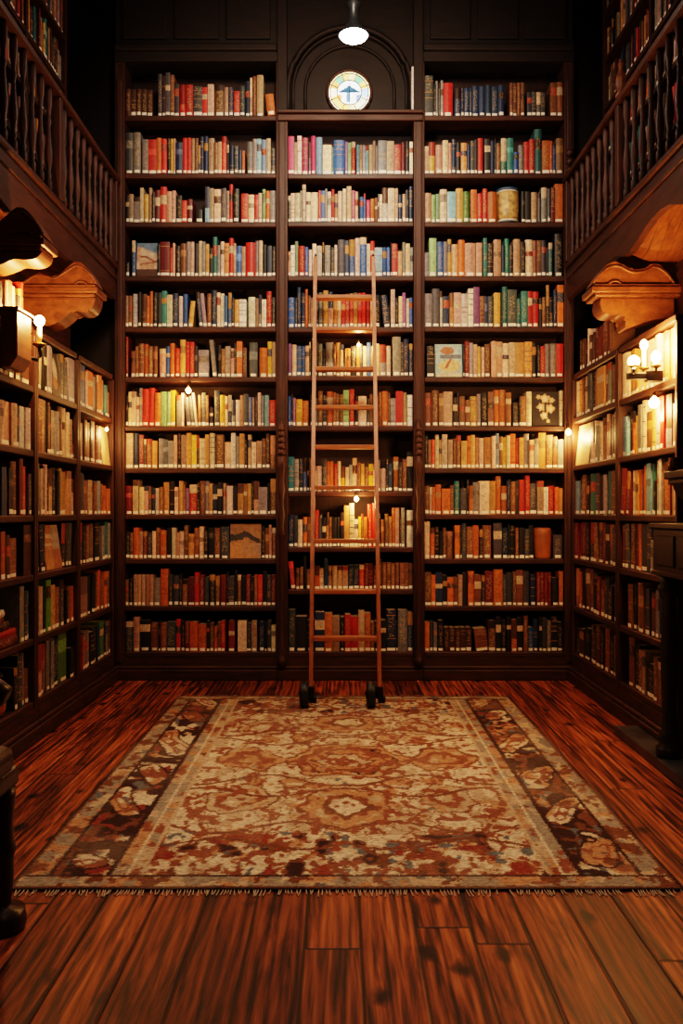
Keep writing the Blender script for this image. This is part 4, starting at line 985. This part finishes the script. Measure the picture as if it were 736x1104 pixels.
# ------------------------------------------------------------------ ladder on wheels
lt = thing('library_ladder', 'slim reddish wooden library ladder on black wheels leaning on the middle bay', 'ladder', (0, 5.33, 0))
YT, ZT, YBt, ZBt = 6.205, 2.945, 5.33, .10
def on_rail(t): return YBt + t * (YT - YBt), ZBt + t * (ZT - ZBt)
def rail_t(py):
    lo, hi = 0, 1
    for _ in range(40):
        m_ = (lo + hi) / 2; y, z = on_rail(m_)
        if 552 - (z - CAMZ) * F / y > py: lo = m_
        else: hi = m_
    return (lo + hi) / 2
xl0, xl1, xr0, xr1 = -.183, -.182, .228, .221
dirv = Vector((0, YT - YBt, ZT - ZBt)).normalized(); nor = Vector((0, -dirv.z, dirv.y))
def bar(bm, p, q, hx, hn):
    p, q = Vector(p), Vector(q); X = Vector((1, 0, 0)); vs = []
    for c in (p, q):
        for a, b in ((-1, -1), (1, -1), (1, 1), (-1, 1)): vs.append(bm.verts.new(c + X * hx * a + nor * hn * b))
    for f in ((0,1,2,3),(7,6,5,4),(0,4,5,1),(1,5,6,2),(2,6,7,3),(3,7,4,0)): bm.faces.new([vs[i] for i in f])
for a, b in ((xl0, xl1), (xr0, xr1)):
    bm = bmesh.new(); bar(bm, (a, 0, ZBt), (b, YT - 5.33, ZT), .0125, .026)
    bmesh.ops.bevel(bm, geom=list(bm.edges), offset=.004, segments=2, affect='EDGES')
    r_ = obj('side_rail', bm, M['ladder'], lt)
    bm = bmesh.new(); y, z = YT - 5.33, ZT                      # iron hook at the head of the rail
    tube(bm, [(b, y - .01, z - .02), (b, y + .0, z + .02), (b, y + .03, z + .035), (b, y + .045, z + .01)], .006, 8)
    obj('hook', bm, M['iron'], r_, True)
for py in (321, 355.5, 398, 439.3, 482, 525.7, 583, 637.5, 688):
    tt = rail_t(py); y, z = on_rail(tt); a = xl0 + (xl1 - xl0) * tt + .0128; b = xr0 + (xr1 - xr0) * tt - .0128
    bm = bmesh.new(); box(bm, a, b, y - 5.33 - .042, y - 5.33 + .040, z - .014, z + .012, .004)
    obj('tread', bm, M['ladder_x'], lt)
for px, sgn in ((-.222, 1), (.176, 1)):
    bm = bmesh.new(); R_ = .077
    lathe(bm, [(.050, -.026), (.066, -.027), (.075, -.020), (R_, -.008), (R_, .008), (.075, .020), (.066, .027), (.050, .026)], px, 0, R_ + .0095, 30, axis='x')
    wl = obj('wheel', bm, M['rubber'], lt, True)
    bm = bmesh.new(); lathe(bm, [(.012, -.034), (.020, -.031), (.048, -.024), (.048, .024), (.020, .031), (.012, .052)], px, 0, R_ + .0095, 20, axis='x')
    obj('hub', bm, M['iron'], wl, True)
for px in (-.183, .228):
    bm = bmesh.new(); box(bm, px - .020, px + .020, -.03, .03, .060, .135, .006); lathe(bm, [(.016, -.022), (.022, -.018), (.022, .018), (.016, .022)], px + .012, 0, .055, 14, axis='x')
    obj('axle_bracket', bm, M['iron'], lt)

# ------------------------------------------------------------------ rug
RX0, RX1, RY0, RY1 = -1.04, 1.065, 2.76, 5.66
nxr, nyr = 480, 640
X, Y = np.meshgrid(np.linspace(RX0, RX1, nxr), np.linspace(RY0, RY1, nyr), indexing='ij')
cx, cy = (RX0 + RX1) / 2, (RY0 + RY1) / 2
x, y = X - cx, Y - cy; hw, hl = (RX1 - RX0) / 2, (RY1 - RY0) / 2
ax, ay = np.abs(x), np.abs(y)
PA = dict(cream=(.60,.50,.39), beige=(.46,.35,.255), rust=(.235,.085,.048), orange=(.38,.16,.08), red=(.23,.05,.034), dark=(.050,.025,.020), brown=(.16,.065,.035), tan=(.42,.235,.135), slate=(.13,.145,.16), grey=(.28,.24,.20), blue=(.10,.15,.20))
PA = {k: np.array(v) for k, v in PA.items()}
un = (X - RX0) / (RX1 - RX0) * .999; vn = (Y - RY0) / (RY1 - RY0) * .999
mu = np.clip(ax / hw, 0, .999); mv = np.clip(ay / hl, 0, .999)
n_sym = fbm(mu, mv, 51, 6, 4); n_a = fbm(un, vn, 52, 9, 4); n_b = fbm(mu, mv, 53, 14, 3); n_c = fbm(un, vn, 54, 26, 3); n_w = fbm(mu, mv, 55, 4, 3)
n_d = fbm(un, vn, 56, 40, 3)
colr = np.zeros(X.shape + (3,))
def put(mask, c): colr[mask] = PA[c] if isinstance(c, str) else c
# field ----------------------------------------------------------------
put(np.ones_like(x, bool), 'cream')
wx_ = x + .10 * (n_w - .47) + .03 * (n_b - .47); wy_ = y + .20 * (n_sym - .47) + .05 * (n_b - .47)
g1 = fbm(un, vn, 60, 34, 3); g2 = fbm(mu, mv, 63, 20, 3); g3 = fbm(un, vn, 64, 60, 2); g4 = fbm(mu, mv, 65, 11, 4)
field = ax < .66
put(g1 > .53, 'beige'); put(g3 > .57, 'beige')
def speckle(mask, cols):
    """break a motif up into small knotted flecks"""
    for th_, src, c in cols: put(mask & (src > th_), c)
def ring_(d, a, b, c): put((d > a) & (d < b), c)
endw = np.clip((ay - .78) / .50, 0, 1)
tr = np.abs(fbm(mu, mv, 61, 7, 3) - .44); put((tr < .008 + .016 * endw) & field, 'rust')
tr2 = np.abs(fbm(mu, mv, 62, 10, 3) - .44); put((tr2 < .006 + .012 * endw) & field & (n_a > .40), 'brown')
put((g4 > .60 - .13 * endw) & field & (g1 > .42), 'tan'); put((g4 > .64 - .15 * endw) & field & (g3 > .42), 'rust')
put((g2 > .64 - .10 * endw) & field, 'tan')
put((g2 < .27 + .07 * endw) & field & (n_a > .36), 'rust')
e2 = field & (endw > .25 + .5 * (n_a - .2))
speckle(e2, [(.53, g2, 'beige'), (.58, g2, 'cream'), (.57, n_c, 'brown'), (.60, n_d, 'slate'), (.60, g1, 'red'), (.64, n_c, 'dark')])
def medal(px, py, r, sy, pet, cols):
    for sx_ in ((1, -1) if px else (1,)):
        for s2 in ((1, -1) if py else (1,)):
            dx, dy = wx_ - sx_ * px, (wy_ - s2 * py) / sy
            d = np.hypot(dx, dy) / r; th = np.arctan2(dy, dx)
            d = d / (.93 + .07 * np.cos(pet * th)) + .35 * (n_c - .47) + .3 * (g1 - .47)
            for lim, c, fl in cols:
                put(d < lim, c)
                if fl: put((d < lim) & (g3 > .50), fl)
medal(0, 0, .27, 1.0, 6, [(1.10, 'brown', 'rust'), (1.02, 'tan', 'beige'), (.88, 'brown', 'dark'), (.82, 'rust', 'tan'), (.62, 'tan', 'orange'), (.50, 'brown', 'rust'), (.44, 'beige', 'cream'), (.28, 'rust', 'brown'), (.14, 'cream', 'slate')])
medal(.46, .0, .15, 1.2, 6, [(1.1, 'brown', 'tan'), (.98, 'tan', 'beige'), (.70, 'rust', 'tan'), (.40, 'tan', 'beige')])
medal(.42, .60, .13, 1.3, 7, [(1.1, 'brown', 'rust'), (1.0, 'beige', 'tan'), (.7, 'rust', 'tan'), (.4, 'beige', 'cream')])
medal(.0, .70, .18, 1.2, 8, [(1.1, 'rust', 'brown'), (1.0, 'tan', 'beige'), (.6, 'brown', 'rust'), (.4, 'cream', 'beige')])
medal(.22, .38, .07, 1.3, 6, [(1.1, 'brown', 'rust'), (.9, 'tan', 'cream')])
for q, am in ((.33, .07), (.50, -.06), (.92, .06), (1.08, -.05)):
    d = np.abs(ay - q - am * np.sin(ax * 11 + 3 * q) - .10 * (n_w - .47)); put((d < .010) & field, 'brown')
    put((d > .010) & (d < .017) & field & (g3 > .47), 'rust')
put(field & (g3 > .66), 'slate'); put(field & (g3 < .24), 'rust')
# pale guard between the field and the side panels, dark lines
gd = (ax > .66) & (ax < .755); put(gd, 'grey'); speckle(gd, [(.49, g1, 'beige'), (.53, n_c, 'tan'), (.56, n_d, 'rust'), (.60, g3, 'brown')])
put((ax > .652) & (ax < .664), 'beige'); put((ax > .700) & (ax < .708), 'cream'); put((ax > .752) & (ax < .775), 'dark')
# side panels ------------------------------------------------------------
pan = (ax >= .775) & (ax < .955)
t3 = fbm(un, vn, 71, 14, 4); t4 = fbm(un, vn, 72, 24, 3)
put(pan, 'brown'); speckle(pan, [(.44, t3, 'rust'), (.50, t3, 'tan'), (.54, t3, 'beige'), (.58, t3, 'cream'), (.55, t4, 'dark'), (.60, n_d, 'slate'), (.62, g1, 'red')])
put(pan & (t4 < .36), 'dark')
for q in (-1.22, -.70, -.22, .30, .86, 1.30):
    sw = .05 * np.sin(9 * (y - q)) + .10 * (n_w - .47)
    d = np.hypot((ax - .865 - sw) / .060, (y - q + .5 * (n_a - .47)) / (.17 + .05 * math.sin(q * 7))) + .9 * (t3 - .47)
    put((d < 1.10) & (d > .93) & pan, 'dark'); m_ = (d < .93) & pan; put(m_, 'tan'); speckle(m_, [(.44, t4, 'beige'), (.49, t4, 'cream'), (.52, g1, 'rust'), (.57, n_d, 'brown'), (.60, g3, 'slate')])
    put((np.abs(d - .45) < .08) & pan, 'rust')
put((ax >= .945) & (ax < .957), 'dark')
# outer border all round -----------------------------------------------------
ed = np.minimum(hw - ax, hl - ay)
ob = (ed < .095); put(ob, 'grey'); speckle(ob, [(.47, n_c, 'beige'), (.53, g1, 'tan'), (.55, n_d, 'brown'), (.57, g3, 'rust'), (.63, n_c, 'slate')])
put((hl - ay < .105) & (hl - ay > .092), 'dark'); put(ed < .020, 'brown'); put(ed < .010, 'dark')
ji = np.clip(np.arange(nxr)[:, None] + rng.integers(-1, 2, (nxr, nyr)) * (rng.random((nxr, nyr)) < .6), 0, nxr - 1); jj = np.clip(np.arange(nyr)[None, :] + rng.integers(-1, 2, (nxr, nyr)) * (rng.random((nxr, nyr)) < .3), 0, nyr - 1)
colr = colr[ji, jj] * rng.uniform(.82, 1.16, (nxr, nyr, 1))
worn = np.clip((n_a - .35) * 1.2, 0, .5)[..., None]
colr = colr * (1 - .45 * worn) + PA['beige'] * .45 * worn
colr = colr * (0.86 + .28 * fbm(un, vn, 80, 5, 3))[..., None]
ztop = .0085
Vr = np.stack([X, Y, np.full_like(X, ztop)], -1).reshape(-1, 3)
I, J = np.meshgrid(np.arange(nxr - 1), np.arange(nyr - 1), indexing='ij')
quad = np.stack([I * nyr + J, (I+1) * nyr + J, (I+1) * nyr + J + 1, I * nyr + J + 1], -1).reshape(-1, 4)
ring = [i * nyr for i in range(nxr)] + [(nxr - 1) * nyr + j for j in range(1, nyr)] + [i * nyr + nyr - 1 for i in range(nxr - 2, -1, -1)] + [j for j in range(nyr - 2, 0, -1)]
low = Vr[ring].copy(); low[:, 2] = .0008; nb_ = len(Vr); L = len(ring)
skirt = [(ring[k], nb_ + k, nb_ + (k+1) % L, ring[(k+1) % L]) for k in range(L)]
me = bpy.data.meshes.new('rug')
me.from_pydata(np.concatenate([Vr, low]).tolist(), [], quad.tolist() + skirt)
at = me.color_attributes.new('Col', 'FLOAT_COLOR', 'POINT')
cc = np.concatenate([colr.reshape(-1, 3), np.tile(PA['dark'], (L, 1))]); at.data.foreach_set('color', np.concatenate([cc, np.ones((len(cc), 1))], 1).ravel())
me.materials.append(M['rug'])
rug = bpy.data.objects.new('rug', me); col.objects.link(rug); tag(rug, 'large worn oriental rug in cream and rust on the plank floor', 'rug')
bm = bmesh.new()
for yy, dr in ((RY0, -1), (RY1, 1)):
    xx = RX0 + .01
    while xx < RX1 - .01:
        k = random.uniform(-.008, .008); ln = random.uniform(.02, .045)
        if random.random() < .8: tube(bm, [(xx, yy + .002 * -dr, .005), (xx + k * .4, yy + dr * ln * .5, .0030), (xx + k, yy + dr * ln, .0026)], .0021, 4)
        xx += random.uniform(.006, .013)
fr = obj('fringe', bm, M['fringe'], rug); fr['kind'] = 'stuff'

# ------------------------------------------------------------------ lamps and glowing bulbs
def add_point(name, loc, e, c, r=.03):
    l = bpy.data.lights.new(name, 'POINT'); l.energy = e; l.color = c; l.shadow_soft_size = r
    o = bpy.data.objects.new(name, l); col.objects.link(o); o.location = loc; return o
WARM = (1, .50, .17)
def bulb_bm(r):
    bm = bmesh.new(); lathe(bm, [(.004, -r * 1.2), (r * .55, -r * .85), (r * .95, -r * .3), (r, .1 * r), (r * .8, r * .65), (r * .35, r * .98), (.001, r * 1.08)], n=16); return bm
def fairy(label, p, top, r=.019, e=2.2, rm=(0, -1), hook=.034):
    """small bulb on a hook under a shelf edge; p: bulb centre, top: underside of the shelf it hangs from"""
    t = thing('hanging_bulb', label, 'light bulb', p, 0, 'small glowing bulbs on the shelves')
    bm = bulb_bm(r)
    for v in bm.verts: v.co.z *= -1
    g = obj('bulb', bm, M['bulb'], t, True); g.visible_shadow = True
    H = top - p[2]
    bm = bmesh.new(); lathe(bm, [(.007, r * 1.2), (.009, r * 1.25), (.009, r * 1.25 + .014), (.004, r * 1.25 + .018)], n=10)
    obj('socket', bm, M['brass'], t, True)
    bm = bmesh.new(); tube(bm, [(0, 0, r * 1.25 + .017), (0, 0, max(H - .008, r * 1.25 + .02)), (-rm[0] * hook, -rm[1] * hook, max(H - .003, r * 1.25 + .024))], .0025, 6); obj('wire', bm, M['iron'], t)
    add_point('bulb_light', (p[0] + rm[0] * .04, p[1] + rm[1] * .04, p[2] - .03), e * 2.2, WARM, .02)
def at(px, py, Yd): return ((px - 368) * Yd / F, Yd, CAMZ + (552 - py) * Yd / F)
sh = .036
fairy('small glowing bulb hanging over yellow books in the left back bay', at(203, 421, 6.215), bz_(406.3) - sh - .001)
fairy('small bulb glowing behind the ladder top, middle bay', at(386.5, 372, 6.225), bz_(352.5) - sh - .001, .012, 1.2)
fairy('small bulb glowing behind the ladder at red books, middle bay', at(384, 538, 6.215), bz_(529.8) - sh - .001, .017, 2.0)
fairy('glowing bulb on the corner post between right back bay and right wall', at(612.5, 466, 6.17), bz_(455), .020, 3.2, hook=.055)
fairy('tiny bulb glowing in the left corner before a cream volume', at(115, 463, 5.96), 1.825 - .036, .011, 1.6, (1, 0), .03)
fairy('round bulb glowing below the triple candle sconce, right wall', at(705, 434, 4.49), 1.825 - .036, .027, 5, (-1, 0), .04)

def sconce(label, base, arms, cup_z, group='wall sconces'):
    t = thing('candle_sconce', label, 'wall lamp', base, 0, group)
    return t
# left sconce on its lamp box
lb = thing('lamp_box', 'protruding dark wooden box beside the left sconce, at the photo edge', 'box', (-1.579, 4.22, 1.85))
bm = bmesh.new(); prism(bm, [(.001, .0), (.045, .0), (.079, .05), (.079, .262), (.001, .262)], 'y', -.10, .09)
bmesh.ops.bevel(bm, geom=list(bm.edges), offset=.004, segments=2, affect='EDGES'); obj('case', bm, M['carved'], lb)
bm = bmesh.new(); box(bm, .001, .088, -.11, .10, .2625, .2785, .004); obj('top_board', bm, M['carved'], lb)
BL = at(42.5, 347, 4.42)
t = thing('candle_sconce', 'single left wall sconce with curled iron arm and bright bulb', 'wall lamp', (BL[0], BL[1], BL[2] - .18), 0, 'wall sconces')
bm = bmesh.new(); tube(bm, [(-.085, .06, .0), (-.06, -.03, .02), (-.05, -.06, .005), (-.03, -.07, -.01), (0, -.03, -.015), (.008, 0, .01), (0, 0, .05)], .009, 8); obj('arm', bm, M['iron'], t, True)
bm = bmesh.new(); tube(bm, [(-.05 + .022 * math.cos(a), -.062, .008 + .022 * math.sin(a)) for a in [i * .35 for i in range(15)]], .006, 6); obj('scroll', bm, M['iron'], t, True)
bm = bmesh.new(); lathe(bm, [(.010, .05), (.030, .062), (.034, .072), (.012, .070)], n=16); obj('drip_cup', bm, M['brass'], t, True)
bm = bmesh.new(); lathe(bm, [(.012, .0705), (.012, .150)], n=12); obj('candle', bm, M['wax'], t, True)
bm = bulb_bm(.027); ob_ = obj('bulb', bm, M['bulb'], t, True, (0, 0, .184))
add_point('sconce_light', (BL[0] + .045, BL[1] - .02, BL[2] + .03), 26, WARM, .03)
# right sconce, three candles
t = thing('candle_sconce', 'triple candle sconce blazing in front of books on the right wall', 'wall lamp', (1.50, 4.45, 1.86), 0, 'wall sconces')
bm = bmesh.new(); box(bm, -.075, .085, -.014, .014, -.022, .012, .005); box(bm, .02, .098, -.03, .03, -.033, .02, .005); obj('base_bar', bm, M['iron'], t)
for px, py, Yd in ((683, 390, 4.42), (694, 372, 4.49), (707, 385, 4.42)):
    p = at(px, py, Yd); q = (p[0] - 1.50, p[1] - 4.45, p[2] - 1.86)
    bm = bmesh.new(); tube(bm, [(q[0] * .5, 0, .0125), (q[0], q[1] * .6, .006), (q[0], q[1], .016), (q[0], q[1], .03)], .007, 8); a_ = obj('arm', bm, M['iron'], t, True)
    bm = bmesh.new(); lathe(bm, [(.008, .03), (.024, .038), (.026, .045), (.010, .044)], q[0], q[1], 0, 14); obj('drip_cup', bm, M['brass'], a_, True)
    bm = bmesh.new(); lathe(bm, [(.011, .0445), (.011, q[2] - .03)], q[0], q[1], 0, 12); obj('candle', bm, M['wax'], a_, True)
    bm = bulb_bm(.030 if px == 683 else .020 if px == 694 else .024)
    for v in bm.verts: v.co.z *= 1.0 if px == 683 else 1.35
    obj('bulb', bm, M['bulb'], t, True, q)
    add_point('sconce_light', (p[0] - .04, p[1] - .03, p[2] + .03), 13, WARM, .03)

# ------------------------------------------------------------------ fireplace at the right edge
ft = thing('fireplace', 'dark carved fireplace with slate hearth at the right photo edge', 'fireplace', (1.6, 3.62, 0))
bm = bmesh.new(); prism(bm, [(-.155, -.6), (.26, -.6), (.26, .62), (-.036, .62), (-.036, 1.10), (-.155, 1.10)], 'z', .0005, .045); obj('hearth', bm, M['stone'], ft)
bm = bmesh.new()
lathe(bm, [(.055, .046), (.06, .06), (.06, .09), (.045, .10), (.055, .13), (.035, .16), (.032, .30), (.038, .5), (.032, .78), (.045, .80), (.052, .83), (.036, .85), (.06, .885)], -.085, .50, 0, 14)
obj('jamb_column', bm, M['ebony'], ft, True)
bm = bmesh.new(); box(bm, -.14, .27, -.6, .56, .89, 1.10, .006); box(bm, -.155, .27, -.6, .575, 1.10, 1.125, .005); box(bm, -.148, .27, -.6, .565, .885, .905, .004)
for k in range(4): box(bm, -.148, -.14, -.5 + k * .26, -.29 + k * .26, .93, 1.07, .006)
obj('frieze', bm, M['ebony'], ft)
bm = bmesh.new(); box(bm, -.13, .27, -.6, .45, 1.325, 1.36, .006); box(bm, -.115, .27, -.6, .44, 1.30, 1.325, .006)
prism(bm, [(-.10, 1.30), (-.08, 1.25), (.0, 1.20), (.16, 1.125), (.26, 1.125), (.26, 1.30)], 'y', .30, .42)
obj('mantel_shelf', bm, M['ebony'], ft)
bm = bmesh.new(); box(bm, .05, .27, -.6, .40, .046, .885, .0); obj('brick_surround', bm, M['redbrick'], ft)
# small jar on the mantel
bm = bmesh.new(); lathe(bm, [(.02, 0), (.026, .01), (.028, .04), (.018, .055), (.022, .062)], n=14)
o = obj('brass_pot', bm, M['brass'], None, True, (1.50, 4.03, 1.3605)); tag(o, 'small brass pot on the dark mantel shelf, right photo edge', 'pot')

# ------------------------------------------------------------------ armchair at the left edge
ch = thing('armchair', 'dark carved wooden armchair cut by the left photo edge', 'chair', (-1.2, 2.24, 0))
prof = [(.060, 0), (.066, .02), (.060, .060), (.026, .065), (.024, .08), (.030, .14), (.030, .20), (.038, .225), (.030, .25), (.028, .30), (.034, .36), (.036, .40)]
for lx, ly in ((.245, .27), (.245, -.27), (-.27, .27), (-.27, -.27)):
    bm = bmesh.new(); lathe(bm, prof, lx, ly, .0005, 14); obj('leg', bm, M['chair'], ch, True)
bm = bmesh.new(); box(bm, -.31, .28, -.31, .31, .401, .455, .012); obj('seat_frame', bm, M['chair'], ch)
bm = bmesh.new(); box(bm, -.24, .30, -.235, .235, .456, .535, .03); obj('seat_cushion', bm, M['leather'], ch, True)
for sy in (1, -1):
    bm = bmesh.new(); lathe(bm, [(.022, .456), (.028, .50), (.018, .56), (.026, .61), (.022, .635)], .20, sy * .275, 0, 12); obj('arm_post', bm, M['chair'], ch, True)
    bm = bmesh.new(); tube(bm, [(-.27, sy * .275, .66), (0, sy * .275, .655), (.15, sy * .275, .665), (.22, sy * .275, .67), (.255, sy * .275, .655)], [.026, .028, .034, .042, .030], 12); obj('armrest', bm, M['chair'], ch, True)
bm = bmesh.new(); box(bm, -.31, -.26, -.30, .30, .456, 1.05, .015); obj('backrest', bm, M['chair'], ch)
bm = bmesh.new(); box(bm, -.26, -.225, -.23, .23, .55, .98, .016); obj('back_cushion', bm, M['leather'], ch, True)

# ------------------------------------------------------------------ light
def spot(name, loc, tgt, e, c, ang, r=.2, blend=.8):
    l = bpy.data.lights.new(name, 'SPOT'); l.energy = e; l.color = c; l.spot_size = math.radians(ang); l.spot_blend = blend; l.shadow_soft_size = r
    o = bpy.data.objects.new(name, l); col.objects.link(o); o.location = loc
    o.rotation_euler = (Vector(tgt) - Vector(loc)).to_track_quat('-Z', 'Y').to_euler(); return o
add_point('pendant_light', (PX, PY - .05, PZ - .07), 22, (1, .88, .74), .08)
spot('bookcase_fill', (0, 2.3, 4.7), (0, 6.2, 2.95), 400, (1, .73, .50), 66, .3, 1)  # added unseen fill aimed at the back bookcase, no fixture stands for it
spot('floor_fill', (0, 3.5, 4.9), (0, 3.6, 0), 310, (1, .72, .49), 50, .35, 1)  # added fill pooling on rug and boards from out of view
add_point('front_fill', (0, .9, 2.7), 8, (1, .62, .38), .3)  # weak added fill brightening chair, brackets and near floor, no real lamp there
wd = bpy.data.worlds.new('World'); bpy.context.scene.world = wd; wd.use_nodes = True
wd.node_tree.nodes['Background'].inputs[0].default_value = (.35, .20, .12, 1); wd.node_tree.nodes['Background'].inputs[1].default_value = .065

cam = bpy.data.cameras.new('camera'); co = bpy.data.objects.new('camera', cam); col.objects.link(co)
co.location = (0, 0, CAMZ); co.rotation_euler = (PI / 2, 0, 0)
cam.sensor_fit = 'VERTICAL'; cam.sensor_height = 24; cam.lens = 24 * F / 1104; cam.clip_start = .05
bpy.context.scene.camera = co
vs = bpy.context.scene.view_settings
vs.view_transform = 'Filmic'; vs.look = 'High Contrast'; vs.exposure = 0.45
